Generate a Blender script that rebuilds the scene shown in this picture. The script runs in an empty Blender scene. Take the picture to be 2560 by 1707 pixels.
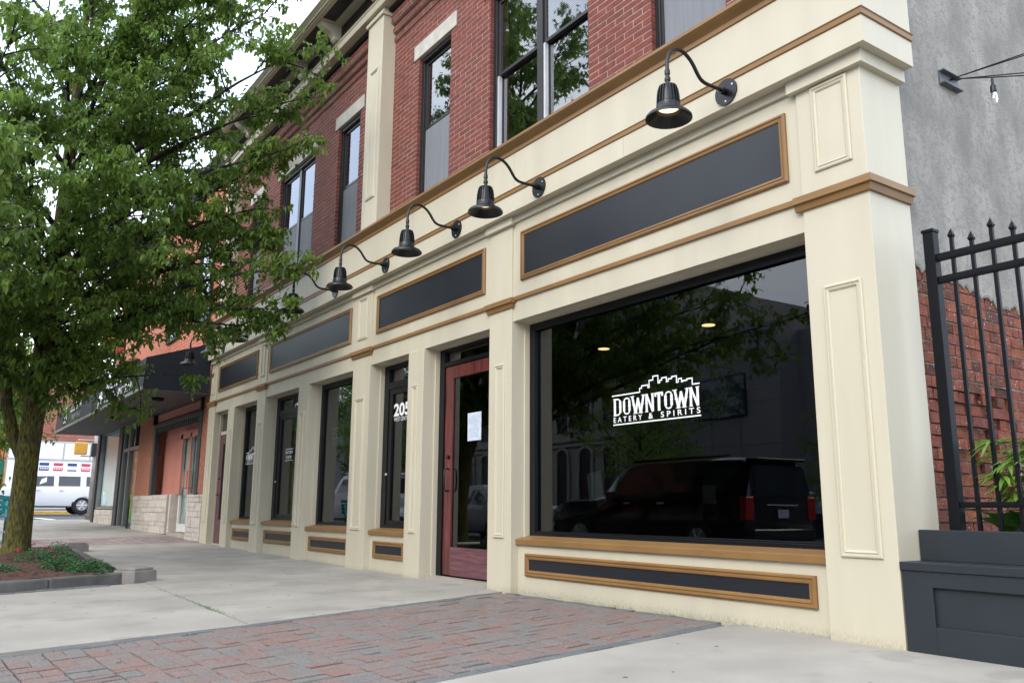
import bpy, bmesh, math, random
from mathutils import Vector, Matrix, noise
random.seed(7)
PI = math.pi
sc = bpy.context.scene
COL = sc.collection

# ------------------------------------------------------------------ camera, light, exposure
CAM = Vector((3.221, -5.347, 0.880))
CR = Vector((0.57247, 0.81991, 0.00520)); CU = Vector((0.15660, -0.11556, 0.98088)); CF = Vector((-0.80483, 0.56071, 0.19455))
cam = bpy.data.objects.new('camera', bpy.data.cameras.new('camera')); COL.objects.link(cam)
cam.matrix_world = Matrix(((CR.x, CU.x, -CF.x, CAM.x), (CR.y, CU.y, -CF.y, CAM.y), (CR.z, CU.z, -CF.z, CAM.z), (0, 0, 0, 1)))
cam.data.sensor_width = 36; cam.data.lens = 29.63; cam.data.clip_start = .05; cam.data.clip_end = 900
sc.camera = cam

def inframe(p, mu=1.0, mv=1.0):
    d = Vector(p) - CAM; w = d.dot(CF)
    return w > .1 and abs(d.dot(CR) / w) < .6075 * mu and abs(d.dot(CU) / w) < .405 * mv

SUN_EL, SUN_AZ = math.radians(36), math.radians(158)     # azimuth measured clockwise from +Y
world = bpy.data.worlds.new('World'); sc.world = world; world.use_nodes = True
wn, wl = world.node_tree.nodes, world.node_tree.links
wn.clear()
wo = wn.new('ShaderNodeOutputWorld'); bg = wn.new('ShaderNodeBackground'); sky = wn.new('ShaderNodeTexSky')
sky.sky_type = 'NISHITA'; sky.sun_disc = False; sky.sun_elevation = SUN_EL; sky.sun_rotation = SUN_AZ
sky.air_density = 1; sky.dust_density = 3
tc = wn.new('ShaderNodeTexCoord'); nz = wn.new('ShaderNodeTexNoise'); nz.inputs['Scale'].default_value = 2.2
nz.inputs['Detail'].default_value = 6
cr = wn.new('ShaderNodeValToRGB'); cr.color_ramp.elements[0].color = (7.0, 9.2, 12.8, 1); cr.color_ramp.elements[1].color = (13.4, 13.8, 14.4, 1)
cr.color_ramp.elements[0].position = .38; cr.color_ramp.elements[1].position = .62
mx = wn.new('ShaderNodeMix'); mx.data_type = 'RGBA'; mx.inputs[0].default_value = .86
wl.new(tc.outputs['Generated'], nz.inputs['Vector']); wl.new(nz.outputs['Fac'], cr.inputs['Fac'])
wl.new(sky.outputs['Color'], mx.inputs[6]); wl.new(cr.outputs['Color'], mx.inputs[7])
wl.new(mx.outputs[2], bg.inputs['Color']); bg.inputs['Strength'].default_value = .125
wl.new(bg.outputs['Background'], wo.inputs['Surface'])
sl = bpy.data.lights.new('sun', 'SUN'); sl.energy = 1.25; sl.angle = math.radians(30); sl.color = (1, .93, .82)
sun = bpy.data.objects.new('sun', sl); COL.objects.link(sun)
sd = Vector((math.sin(SUN_AZ) * math.cos(SUN_EL), math.cos(SUN_AZ) * math.cos(SUN_EL), math.sin(SUN_EL)))
sun.rotation_euler = sd.to_track_quat('Z', 'Y').to_euler(); sun.location = (0, -20, 30)
sc.view_settings.view_transform = 'Standard'; sc.view_settings.look = 'None'
sc.view_settings.exposure = 0.78; sc.view_settings.gamma = 1
try: sc.view_settings.use_curve_mapping = False
except Exception: pass

# ------------------------------------------------------------------ materials
def M(name, col, rough=.6, var=.12, scale=3., bump=.0, bscale=60., metal=0., spec=.4, col2=None, island=0., stretch=None, spots=None, dirt=None, coat=0., sub=0.):
    m = bpy.data.materials.new(name); m.use_nodes = True
    n, l = m.node_tree.nodes, m.node_tree.links
    b = n['Principled BSDF']; b.inputs['Roughness'].default_value = rough; b.inputs['Metallic'].default_value = metal
    b.inputs['Specular IOR Level'].default_value = spec
    if coat: b.inputs['Coat Weight'].default_value = coat; b.inputs['Coat Roughness'].default_value = .05
    g = n.new('ShaderNodeNewGeometry'); pos = g.outputs['Position']
    if stretch:
        mp = n.new('ShaderNodeMapping'); mp.inputs['Scale'].default_value = stretch; l.new(pos, mp.inputs['Vector']); pos = mp.outputs['Vector']
    t = n.new('ShaderNodeTexNoise'); t.inputs['Scale'].default_value = scale; t.inputs['Detail'].default_value = 5; l.new(pos, t.inputs['Vector'])
    c1 = tuple(max(0, c * (1 - var)) for c in col) + (1,)
    c2 = tuple(c * (1 + var) for c in (col2 or col)) + (1,)
    r = n.new('ShaderNodeValToRGB'); r.color_ramp.elements[0].color = c1; r.color_ramp.elements[1].color = c2
    r.color_ramp.elements[0].position = .32; r.color_ramp.elements[1].position = .68
    l.new(t.outputs['Fac'], r.inputs['Fac']); out = r.outputs['Color']
    def mixc(fac, a, bcol):
        x = n.new('ShaderNodeMix'); x.data_type = 'RGBA'
        if isinstance(fac, float): x.inputs[0].default_value = fac
        else: l.new(fac, x.inputs[0])
        l.new(a, x.inputs[6])
        if isinstance(bcol, tuple): x.inputs[7].default_value = bcol + (1,)
        else: l.new(bcol, x.inputs[7])
        return x.outputs[2]
    if island:
        oi = n.new('ShaderNodeObjectInfo'); ad = n.new('ShaderNodeMath'); ad.operation = 'ADD'
        l.new(g.outputs['Random Per Island'], ad.inputs[0]); l.new(oi.outputs['Random'], ad.inputs[1])
        fr = n.new('ShaderNodeMath'); fr.operation = 'FRACT'; l.new(ad.outputs[0], fr.inputs[0])
        rr = n.new('ShaderNodeValToRGB'); rr.color_ramp.interpolation = 'LINEAR'
        cols = island
        el = rr.color_ramp.elements
        while len(el) < len(cols): el.new(.5)
        for i, c in enumerate(cols): el[i].position = i / (len(cols) - 1); el[i].color = tuple(c) + (1,)
        l.new(fr.outputs[0], rr.inputs['Fac'])
        mm = n.new('ShaderNodeMix'); mm.data_type = 'RGBA'; mm.blend_type = 'MULTIPLY'; mm.inputs[0].default_value = 1
        l.new(out, mm.inputs[6]); l.new(rr.outputs['Color'], mm.inputs[7]); out = mm.outputs[2]
    if spots:   # (color, scale, threshold)
        s = n.new('ShaderNodeTexNoise'); s.inputs['Scale'].default_value = spots[1]; s.inputs['Detail'].default_value = 3; l.new(g.outputs['Position'], s.inputs['Vector'])
        sr = n.new('ShaderNodeValToRGB'); sr.color_ramp.elements[0].position = spots[2]; sr.color_ramp.elements[1].position = min(1, spots[2] + .06)
        l.new(s.outputs['Fac'], sr.inputs['Fac'])
        fac = sr.outputs['Color']
        if len(spots) > 3:
            mu = n.new('ShaderNodeMath'); mu.operation = 'MULTIPLY'; l.new(fac, mu.inputs[0]); mu.inputs[1].default_value = spots[3]; fac = mu.outputs[0]
        out = mixc(fac, out, spots[0])
    if dirt:    # (color, z height, strength): splash stains just above the pavement
        sp = n.new('ShaderNodeSeparateXYZ'); l.new(g.outputs['Position'], sp.inputs[0])
        mr = n.new('ShaderNodeMapRange'); mr.inputs['From Min'].default_value = dirt[1]; mr.inputs['From Max'].default_value = 0; l.new(sp.outputs['Z'], mr.inputs['Value'])
        s = n.new('ShaderNodeTexNoise'); s.inputs['Scale'].default_value = 85; s.inputs['Detail'].default_value = 4
        mp = n.new('ShaderNodeMapping'); mp.inputs['Scale'].default_value = (1, 1, .45); l.new(g.outputs['Position'], mp.inputs['Vector']); l.new(mp.outputs['Vector'], s.inputs['Vector'])
        mu = n.new('ShaderNodeMath'); mu.operation = 'MULTIPLY'; l.new(mr.outputs[0], mu.inputs[0]); l.new(s.outputs['Fac'], mu.inputs[1])
        sr = n.new('ShaderNodeValToRGB'); sr.color_ramp.elements[0].position = .30; sr.color_ramp.elements[1].position = .62
        sr.color_ramp.elements[1].color = (dirt[2],) * 3 + (1,)
        l.new(mu.outputs[0], sr.inputs['Fac']); out = mixc(sr.outputs['Color'], out, dirt[0])
    l.new(out, b.inputs['Base Color'])
    if bump:
        bt = n.new('ShaderNodeTexNoise'); bt.inputs['Scale'].default_value = bscale; bt.inputs['Detail'].default_value = 6; l.new(pos, bt.inputs['Vector'])
        bp = n.new('ShaderNodeBump'); bp.inputs['Strength'].default_value = bump; bp.inputs['Distance'].default_value = .01
        l.new(bt.outputs['Fac'], bp.inputs['Height']); l.new(bp.outputs['Normal'], b.inputs['Normal'])
    if sub:
        tr = n.new('ShaderNodeBsdfTranslucent'); l.new(out, tr.inputs['Color']); ms = n.new('ShaderNodeMixShader'); ms.inputs[0].default_value = sub
        o = n['Material Output']; l.new(b.outputs[0], ms.inputs[1]); l.new(tr.outputs[0], ms.inputs[2]); l.new(ms.outputs[0], o.inputs['Surface'])
    return m

def glass(name, tint, ior=1.55, add=.0, rough=0.):
    m = bpy.data.materials.new(name); m.use_nodes = True; n, l = m.node_tree.nodes, m.node_tree.links
    n.remove(n['Principled BSDF']); o = n['Material Output']
    t = n.new('ShaderNodeBsdfTransparent'); t.inputs['Color'].default_value = tint + (1,)
    g = n.new('ShaderNodeBsdfGlossy'); g.inputs['Roughness'].default_value = rough; g.inputs['Color'].default_value = (.92, .95, 1, 1)
    f = n.new('ShaderNodeFresnel'); f.inputs['IOR'].default_value = ior
    a = n.new('ShaderNodeMath'); a.operation = 'ADD'; a.use_clamp = True; a.inputs[1].default_value = add
    ms = n.new('ShaderNodeMixShader')
    nz = n.new('ShaderNodeTexNoise'); nz.inputs['Scale'].default_value = .9; ge = n.new('ShaderNodeNewGeometry'); l.new(ge.outputs['Position'], nz.inputs['Vector'])
    bp = n.new('ShaderNodeBump'); bp.inputs['Strength'].default_value = .12; bp.inputs['Distance'].default_value = .012
    l.new(nz.outputs['Fac'], bp.inputs['Height']); l.new(bp.outputs['Normal'], g.inputs['Normal'])
    sm = n.new('ShaderNodeTexNoise'); sm.inputs['Scale'].default_value = 2.3; sm.inputs['Detail'].default_value = 8; l.new(ge.outputs['Position'], sm.inputs['Vector'])
    sr = n.new('ShaderNodeMapRange'); sr.inputs['From Min'].default_value = .45; sr.inputs['From Max'].default_value = .8; sr.inputs['To Max'].default_value = .05; l.new(sm.outputs['Fac'], sr.inputs['Value']); l.new(sr.outputs[0], g.inputs['Roughness'])
    l.new(f.outputs[0], a.inputs[0]); l.new(a.outputs[0], ms.inputs[0]); l.new(t.outputs[0], ms.inputs[1]); l.new(g.outputs[0], ms.inputs[2])
    l.new(ms.outputs[0], o.inputs['Surface']); return m

def emit(name, col, s):
    m = bpy.data.materials.new(name); m.use_nodes = True; b = m.node_tree.nodes['Principled BSDF']
    b.inputs['Base Color'].default_value = col + (1,); b.inputs['Emission Color'].default_value = col + (1,); b.inputs['Emission Strength'].default_value = s
    return m

cream = M('cream_paint', (.53, .485, .372), .45, .045, 2.2, .10, 40, spec=.4, stretch=(1.6, 1.6, .22), spots=((.36, .32, .22), 26, .73, .55))
cream_low = M('cream_paint_splashed', (.53, .485, .372), .45, .045, 2.2, .10, 40, spec=.4, stretch=(1.6, 1.6, .22), dirt=((.24, .20, .11), .17, .45))
gold = M('ochre_trim', (.235, .128, .046), .42, .10, 2.5, .05, 20, spec=.4)
dark = M('dark_slate_paint', (.010, .012, .017), .42, .10, 2, .04, 12, spec=.55, spots=((.10, .10, .11), 60, .74))
brickm = M('red_brick', (.182, .053, .038), .8, .22, 14, .5, 90, island=((.78, .68, .70), (1.0, 1, 1), (1.14, .98, .92), (.90, .86, .9), (1.05, .9, .85)), spots=((.42, .25, .20), 4, .68, .35))
mortar = M('pale_mortar', (.40, .31, .27), .9, .12, 20, .6, 120)
brickold = M('old_brick', (.195, .056, .032), .85, .35, 16, 1.0, 70, island=((.45, .42, .48), (1, 1, 1), (1.2, 1.1, 1), (.75, .7, .8), (1.25, 1.3, .9), (.38, .5, .6)), spots=((.5, .47, .44), 48, .66))
mortarold = M('old_mortar', (.36, .32, .27), .95, .25, 30, 1., 80)
stucco = M('gray_stucco', (.255, .242, .215), .95, .22, 2.4, .8, 60, col2=(.27, .256, .23), stretch=(1, 1.2, .8), spots=((.19, .18, .16), 22, .52, .5))
stone = M('limestone', (.50, .47, .42), .85, .12, 6, .35, 70)
frame = M('bronze_frame', (.018, .017, .018), .38, .1, 4, .03, 30, spec=.5)
blackf = M('black_frame', (.004, .0045, .006), .4, .1, 4, spec=.3)
lampm = M('black_lamp_metal', (.006, .007, .009), .34, .15, 8, .05, 40, spec=.4)
lampin = M('lamp_inside', (.06, .045, .03), .35, .2, 8)
bulbm = emit('lamp_bulb', (1.0, .80, .42), 1.3)
clight = emit('ceiling_lamp', (1.0, .72, .36), 2.2)
glassm = glass('shop_glass', (.36, .37, .33), 1.58, .025)
glassu = glass('upper_glass', (.42, .44, .44), 1.75, .12)
glassp = glass('pale_glass', (.88, .92, .92), 1.12, .0)
screen = M('insect_screen', (.19, .20, .22), .7, .10, 3, .0, stretch=(6, 1, .4))
blind = M('blind_slats', (.42, .45, .46), .6, .05, 3)
white = M('white_vinyl', (.86, .86, .88), .5, .02, 3)
silver = M('aluminium_track', (.62, .63, .65), .35, .06, 5, metal=.3)
intd = M('dark_interior', (.030, .028, .024), .8, .3, 1)
intc = M('interior_wall', (.17, .165, .12), .7, .05, 1)
redwood = M('stained_red_door', (.085, .018, .017), .34, .45, 3., .12, 30, col2=(.115, .026, .024), stretch=(9, 9, .8), coat=.2)
purple = M('faded_purple_door', (.12, .055, .062), .4, .2, 3, stretch=(9, 9, .8))
paper = M('paper', (.55, .62, .72), .8, .1, 14)
conc = M('sidewalk_concrete', (.335, .31, .272), .88, .10, 1.1, .6, 150, col2=(.36, .333, .293), spots=((.245, .228, .20), 1.7, .57, .45))
concf = M('joint_soil', (.045, .05, .028), .95, .5, 20, .5, 60)
paver = M('concrete_paver', (.235, .225, .215), .9, .16, 60, 1., 260, island=((1.04, .70, .61), (.88, .88, .85), (1.10, .74, .65), (.80, .82, .80), (1.0, .82, .76), (1.08, .68, .59), (.90, .89, .86)), spots=((.62, .6, .58), 210, .60, .6))
paverg = M('gray_border_paver', (.165, .17, .168), .9, .14, 60, 1., 260, island=((1, 1, 1), (.8, .82, .85), (1.1, 1.1, 1.08), (.9, .92, .92)), spots=((.5, .5, .5), 210, .60, .5))
curbm = M('curb_concrete', (.11, .105, .097), .9, .25, 5, .6, 90)
blockm = M('cast_stone_block', (.235, .215, .20), .88, .14, 7, .5, 90)
mulch = M('bark_mulch', (.085, .040, .026), .95, .6, 34, 1., 40)
bark = M('mossy_bark', (.030, .028, .013), .95, .5, 7, 1.0, 34, col2=(.115, .105, .024), stretch=(6, 6, 1.2), spots=((.035, .032, .024), 3, .60, .6))
limbm = M('dark_limb_bark', (.030, .026, .019), .95, .4, 9, .8, 40)
twigm = M('twig_bark', (.045, .036, .027), .9, .3, 10)
leafm = M('pear_leaf', (.155, .25, .048), .42, .28, 1.6, spec=.5, island=((.6, .75, .7), (1, 1, 1), (1.25, 1.15, 1.0), (.8, .9, .85), (1.5, 1.3, 1.1)), sub=.55)
leaf2 = M('ground_leaf', (.075, .17, .075), .5, .3, 5, spec=.4, island=((.6, .8, .6), (1, 1, 1), (1.2, 1.3, 1.3), (1.3, 1.2, .6)), sub=.25)
bamboom = M('bamboo_leaf', (.20, .33, .065), .4, .2, 5, island=((.7, .8, .7), (1, 1, 1), (1.3, 1.2, .9)), sub=.45)
hosta = M('hosta_leaf', (.09, .26, .05), .35, .3, 6, sub=.3)
pinkm = M('pink_petal', (.72, .10, .22), .6, .2, 20); redm = M('red_petal', (.6, .02, .05), .6, .2, 20)
sedum = M('purple_ground_leaf', (.11, .06, .07), .7, .4, 30, island=((.7, .7, .7), (1.2, 1.2, 1.2), (1.6, 1.8, 1.2)))
benchm = M('slate_blue_paint', (.019, .024, .030), .5, .08, 3, .06, 16, spots=((.20, .21, .22), 55, .76))
fencem = M('black_fence', (.003, .0035, .005), .5, .1, 5, spec=.18)
asphalt = M('asphalt', (.075, .077, .082), .9, .15, 2, .5, 160)
roadw = M('road_paint', (.75, .75, .72), .8, .1, 10); roady = M('yellow_paint', (.55, .35, .06), .8, .2, 8)
orange = M('salmon_stucco', (.50, .20, .15), .8, .08, 2, .3, 60); orbrick = M('orange_painted_brick', (.37, .145, .09), .8, .12, 8, .4, 40)
awn = M('navy_canopy', (.012, .016, .026), .55, .12, 2, .05, 6); soff = M('canopy_soffit', (.060, .055, .055), .7, .15, 2, stretch=(.3, 4, 1))
charc = M('charcoal_trim', (.035, .042, .046), .5, .1, 3)
alum = M('storefront_metal', (.22, .23, .23), .45, .08, 3, metal=.2)
whitedoor = M('white_door', (.62, .62, .60), .45, .05, 3)
greenp = M('green_poster', (.10, .42, .06), .6, .1, 4)
ashlar_mat = M('pale_ashlar', (.52, .47, .42), .85, .10, 5, .4, 60, island=((.85, .84, .83), (1, 1, 1), (1.05, 1.03, 1.0)))
bld1 = M('gray_panel_building', (.19, .185, .19), .85, .07, .5, .1, 5); bld2 = M('pale_limestone_building', (.22, .205, .18), .85, .1, .7, .1, 8)
carb = M('black_car_paint', (.006, .006, .008), .12, .05, 2, spec=.6, coat=.6); carw = M('white_car_paint', (.80, .81, .83), .25, .02, 2, spec=.5, coat=.4)
cars = M('silver_car_paint', (.32, .34, .36), .3, .03, 2, metal=.3, coat=.5); tyrem = M('tyre', (.02, .02, .022), .85, .1, 5); rimm = M('wheel_rim', (.42, .43, .45), .35, .1, 5, metal=.6)
carglass = M('car_window', (.018, .022, .026), .06, .1, 2, spec=.8); tail = M('tail_light', (.35, .01, .01), .2, .1, 4, coat=.5)
teal = M('teal_enamel', (.02, .20, .21), .35, .1, 4); blue = M('blue_medallion', (.05, .24, .45), .4, .35, 24)
sigy = M('signal_yellow', (.85, .50, .10), .45, .06, 3); galv = M('galvanised_pole', (.55, .55, .54), .5, .1, 4)
navyp = M('navy_print', (.04, .06, .20), .6, .1, 4); redp = M('red_print', (.50, .06, .10), .6, .1, 4)
green_aw = M('green_awning', (.01, .16, .12), .6, .1, 3); blue_aw = M('blue_awning', (.02, .06, .35), .6, .1, 3)
earth = M('earth', (.16, .15, .13), .95, .2, 1)
wire = M('black_wire', (.008, .008, .01), .5, .1, 5)
clearb = glass('clear_bulb', (.95, .95, .95), 1.5, .05)

# ------------------------------------------------------------------ mesh builder
def off(o):
    v = Vector((0, 0, 0))
    while o is not None: v += o.location; o = o.parent
    return v
class MB:
    def __init__(s): s.v = []; s.f = []
    def quad(s, a, b, c, d): i = len(s.v); s.v += [tuple(a), tuple(b), tuple(c), tuple(d)]; s.f.append((i, i + 1, i + 2, i + 3)); return s
    def box(s, x0, x1, y0, y1, z0, z1):
        if x0 > x1: x0, x1 = x1, x0
        if y0 > y1: y0, y1 = y1, y0
        if z0 > z1: z0, z1 = z1, z0
        i = len(s.v); s.v += [(x0, y0, z0), (x1, y0, z0), (x1, y1, z0), (x0, y1, z0), (x0, y0, z1), (x1, y0, z1), (x1, y1, z1), (x0, y1, z1)]
        s.f += [(i, i + 3, i + 2, i + 1), (i + 4, i + 5, i + 6, i + 7), (i, i + 1, i + 5, i + 4), (i + 1, i + 2, i + 6, i + 5), (i + 2, i + 3, i + 7, i + 6), (i + 3, i, i + 4, i + 7)]
        return s
    def hexa(s, bot, top):   # 4 bottom + 4 top points, counter clockwise from above
        i = len(s.v); s.v += [tuple(p) for p in bot] + [tuple(p) for p in top]
        s.f += [(i, i + 3, i + 2, i + 1), (i + 4, i + 5, i + 6, i + 7), (i, i + 1, i + 5, i + 4), (i + 1, i + 2, i + 6, i + 5), (i + 2, i + 3, i + 7, i + 6), (i + 3, i, i + 4, i + 7)]
        return s
    def prof_x(s, pts, x0, x1):      # closed (y, z) profile swept along x
        n = len(pts); i = len(s.v)
        s.v += [(x0, y, z) for y, z in pts] + [(x1, y, z) for y, z in pts]
        s.f += [(i + k, i + (k + 1) % n, i + n + (k + 1) % n, i + n + k) for k in range(n)]
        s.f += [tuple(range(i + n - 1, i - 1, -1)), tuple(range(i + n, i + 2 * n))]
        return s
    def prof_corner(s, prof, x0, x1, y1, close0=True):  # prof: (out, z) points; runs along the front then turns the corner at x1 and runs back to y1
        n = len(prof); i = len(s.v)
        s.v += [(x0, -o, z) for o, z in prof] + [(x1 + o, -o, z) for o, z in prof] + [(x1 + o, y1, z) for o, z in prof]
        for a in (0, n):
            s.f += [(i + a + k, i + a + (k + 1) % n, i + a + n + (k + 1) % n, i + a + n + k) for k in range(n)]
        s.f += [tuple(range(i + n - 1, i - 1, -1)), tuple(range(i + 2 * n, i + 3 * n))]
        return s
    def tube(s, pts, r, n=8, cap=True):
        pts = [Vector(p) for p in pts]; rs = r if isinstance(r, (list, tuple)) else [r] * len(pts)
        i0 = len(s.v); up = None
        for k, p in enumerate(pts):
            t = (pts[min(k + 1, len(pts) - 1)] - pts[max(k - 1, 0)]).normalized()
            if up is None: up = t.orthogonal().normalized()
            up = (up - t * up.dot(t)); up = up.normalized() if up.length > 1e-6 else t.orthogonal().normalized()
            sdv = t.cross(up)
            for j in range(n):
                a = 2 * PI * j / n; q = p + (up * math.cos(a) + sdv * math.sin(a)) * rs[k]; s.v.append(tuple(q))
        for k in range(len(pts) - 1):
            for j in range(n):
                a = i0 + k * n + j; b = i0 + k * n + (j + 1) % n; s.f.append((a, b, b + n, a + n))
        if cap:
            s.f.append(tuple(range(i0 + n - 1, i0 - 1, -1))); e = i0 + (len(pts) - 1) * n; s.f.append(tuple(range(e, e + n)))
        return s
    def lathe(s, prof, c=(0, 0, 0), n=24, cap=False):  # (r, z)
        i0 = len(s.v)
        for r, z in prof:
            for j in range(n): a = 2 * PI * j / n; s.v.append((c[0] + r * math.cos(a), c[1] + r * math.sin(a), c[2] + z))
        for k in range(len(prof) - 1):
            for j in range(n):
                a = i0 + k * n + j; b = i0 + k * n + (j + 1) % n; s.f.append((a, b, b + n, a + n))
        if cap:
            s.f.append(tuple(range(i0 + n - 1, i0 - 1, -1))); e = i0 + (len(prof) - 1) * n; s.f.append(tuple(range(e, e + n)))
        return s
    def disc(s, c, r, ax, n=20, th=.01):
        c = Vector(c); ax = Vector(ax).normalized(); return s.tube([c, c + ax * th], r, n)
    def build(s, name, mat, parent=None, smooth=False, bevel=0, kind=None, label=None):
        me = bpy.data.meshes.new(name); o0 = off(parent) if parent else Vector((0, 0, 0))
        me.from_pydata([(x - o0.x, y - o0.y, z - o0.z) for x, y, z in s.v], [], s.f)
        if mat: me.materials.append(mat)
        me.update()
        if smooth:
            me.polygons.foreach_set('use_smooth', [True] * len(me.polygons))
        o = bpy.data.objects.new(name, me); COL.objects.link(o)
        if parent: o.parent = parent
        if bevel:
            b = o.modifiers.new('bevel', 'BEVEL'); b.width = bevel; b.segments = 2; b.limit_method = 'ANGLE'
        if smooth == 'auto':
            me.polygons.foreach_set('use_smooth', [True] * len(me.polygons))
            e = o.modifiers.new('edges', 'EDGE_SPLIT'); e.split_angle = math.radians(35)
        if kind: o['kind'] = kind
        if label: o['label'] = label
        return o
def part(name, mesh, parent):
    o = bpy.data.objects.new(name, mesh); COL.objects.link(o); o.parent = parent; return o
def tag(o, label, cat, group=None):
    o['label'] = label; o['category'] = cat
    if group: o['group'] = group
    return o
def thing(name, loc, label, cat, group=None):
    o = bpy.data.objects.new(name, None); o.empty_display_size = .2; COL.objects.link(o); o.location = loc
    return tag(o, label, cat, group)
def struct(o): o['kind'] = 'structure'; return o
def B(x0, x1, y0, y1, z0, z1): return MB().box(x0, x1, y0, y1, z0, z1)

def text(s, x, y, z, h, width=None, mat=None, parent=None, name='lettering', shear=0, space=1., face='-y', th=.002, bold=0.):
    cu = bpy.data.curves.new('t', 'FONT'); cu.body = s; cu.size = 1; cu.shear = shear; cu.space_character = space; cu.extrude = 0; cu.offset = bold
    ob = bpy.data.objects.new('t', cu); COL.objects.link(ob)
    dg = bpy.context.evaluated_depsgraph_get(); me = bpy.data.meshes.new_from_object(ob.evaluated_get(dg))
    vs = [v.co.copy() for v in me.vertices]; fs = [tuple(p.vertices) for p in me.polygons]
    bpy.data.objects.remove(ob); bpy.data.meshes.remove(me); bpy.data.curves.remove(cu)
    x0 = min(v.x for v in vs); x1 = max(v.x for v in vs); y0 = min(v.y for v in vs); y1 = max(v.y for v in vs)
    sy = h / (y1 - y0) if y1 > y0 else h; sx = width / (x1 - x0) if width else sy
    m = MB(); m.v = [(x + (v.x - x0) * sx, y, z + (v.y - y0) * sy) for v in vs]; m.f = fs
    return m.build(name, mat or white, parent)

# ------------------------------------------------------------------ ground
HX = [-400, -60, -45, -29.5, -26, -24, -20, -16.4, -12.8, -10.5, -8.1, -6.5, -4, 0, 400]
HZ = [.9, .6, .5, .316, .28, .235, .19, .10, .05, .035, .018, .010, 0, 0, 0]
def gz(x, y=0):
    for a in range(len(HX) - 1):
        if x <= HX[a + 1]:
            t = (x - HX[a]) / (HX[a + 1] - HX[a]); z = HZ[a] + t * (HZ[a + 1] - HZ[a]); break
    return z + .012 * max(min(y, 0), -6)
def sheet(xs, ys, h, name, mat, parent=None, th=0):
    m = MB(); nx = len(xs); ny = len(ys)
    for x in xs:
        for y in ys: m.v.append((x, y, gz(x, y) + h))
    for i in range(nx - 1):
        for j in range(ny - 1): a = i * ny + j; m.f.append((a, a + ny, a + ny + 1, a + 1))
    return m.build(name, mat, parent)
def span(a, b, st): n = max(1, int(round((b - a) / st))); return [a + (b - a) * i / n for i in range(n + 1)]
struct(sheet([-400, -200, -100, -70, -60, -50, -45, -40, -35, -29.5, -26, -24, -20, -16.4, -12.8, -10.5, -8.1, -6.5, -4, 0, 10, 50, 200, 400], [-400, -200, -100, -40, -20, -6, 0, 6, 100, 400], -.30, 'ground', earth))
road = struct(sheet(span(-34.5, 60, 3), [-22, -14, -5.95], -.16, 'road', asphalt))
road2 = struct(sheet([-53, -45, -40, -35], [-60, -30, -20, -10, -6, -3, 0, 8, 30, 80], -.12, 'cross_street', asphalt))
m = MB()
for k in range(14): m.quad(*[(x, y, gz(x, y) - .154) for x, y in ((-30 + k * 6, -13.6), (-27.4 + k * 6, -13.6), (-27.4 + k * 6, -13.45), (-30 + k * 6, -13.45))])
m.build('lane_dash', roady, road, kind='stuff')
for a, y in ((-2.2, -1.6), ):
    m = MB(); m.quad(*[(x, yy, gz(x, yy) - .114) for x, yy in ((-37.4, .15), (-42.5, -.45), (-42.5, -.75), (-37.4, -.15))]); m.build('road_marking', roadw, road2)
struct(B(-53.4, -53.0, -60, 80, .35, .60).build('yellow_kerb', roady))
struct(B(-80, -53.4, -60, 80, .3, .61).build('far_pavement', conc))
sw = struct(sheet(span(-35, 6, 1), [-5.8, -3, 0, .6], -.03, 'sidewalk', concf))
def slab(p, parent, mat=conc, h=0., n=6, name='slab', g=.011, lift=0):
    # p: four corners (x,y) ccw; gridded so it follows the slope
    c = Vector((sum(q[0] for q in p) / 4, sum(q[1] for q in p) / 4, 0)); q = []
    for a in p:
        v = Vector((a[0], a[1], 0)); d = (c - v); q.append(v + d.normalized() * g * 1.4)
    m = MB(); N = n
    for i in range(N + 1):
        for j in range(N + 1):
            a = q[0].lerp(q[1], i / N); b = q[3].lerp(q[2], i / N); r = a.lerp(b, j / N); m.v.append((r.x, r.y, gz(r.x, r.y) + lift))
    for i in range(N):
        for j in range(N): a = i * (N + 1) + j; m.f.append((a, a + N + 1, a + N + 2, a + 1))
    base = len(m.v); per = [i * (N + 1) for i in range(N + 1)] + [N * (N + 1) + j for j in range(1, N + 1)] + [(N - i) * (N + 1) + N for i in range(1, N + 1)] + [j for j in range(N - 1, 0, -1)]
    for k in per: x, y, z = m.v[k]; m.v.append((x, y, z - .06))
    L = len(per)
    for k in range(L): m.f.append((per[k], base + k, base + (k + 1) % L, per[(k + 1) % L]))
    return m.build(name, mat, parent)
# paver band edges
def farx(y): return -3.22 - .285 * (y + 4.85) if y > -4.85 else -3.22
def nearx(y): return -.60 - .178 * (y + 4.85)
slab([(-7.40, -.93 - 2.02), (farx(-2.95), -3.03), (farx(.24), .24), (-7.40, .24)], sw, n=10)
slab([(-7.30, -5.8), (farx(-5.8), -5.8), (farx(-3.03), -3.03), (-7.98, -2.93)], sw, n=8)
slab([(-12.2, -2.72), (-7.40, -2.95), (-7.40, .24), (-12.2, .24)], sw, n=8, g=.010)
slab([(-16.75, -2.55), (-12.2, -2.72), (-12.2, .24), (-16.75, .24)], sw, n=8, g=.002)
slab([(nearx(-5.8), -5.8), (3.0, -5.8), (3.0, -2.95), (nearx(-2.95), -2.95)], sw, n=6, g=.002)
slab([(nearx(-2.95), -2.95), (3.0, -2.95), (3.0, .24), (nearx(.24), .24)], sw, n=8, g=.002)
slab([(-35, -5.8), (-27, -5.8), (-27, .35), (-35, .35)], sw, n=6); slab([(-27, -5.8), (-19.35, -5.8), (-19.35, .35), (-27, .35)], sw, n=8)
for x0, x1 in ((3, 60),): struct(B(x0, x1, -5.8, .24, -.1, .0).build('sidewalk_beyond', conc))
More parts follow.
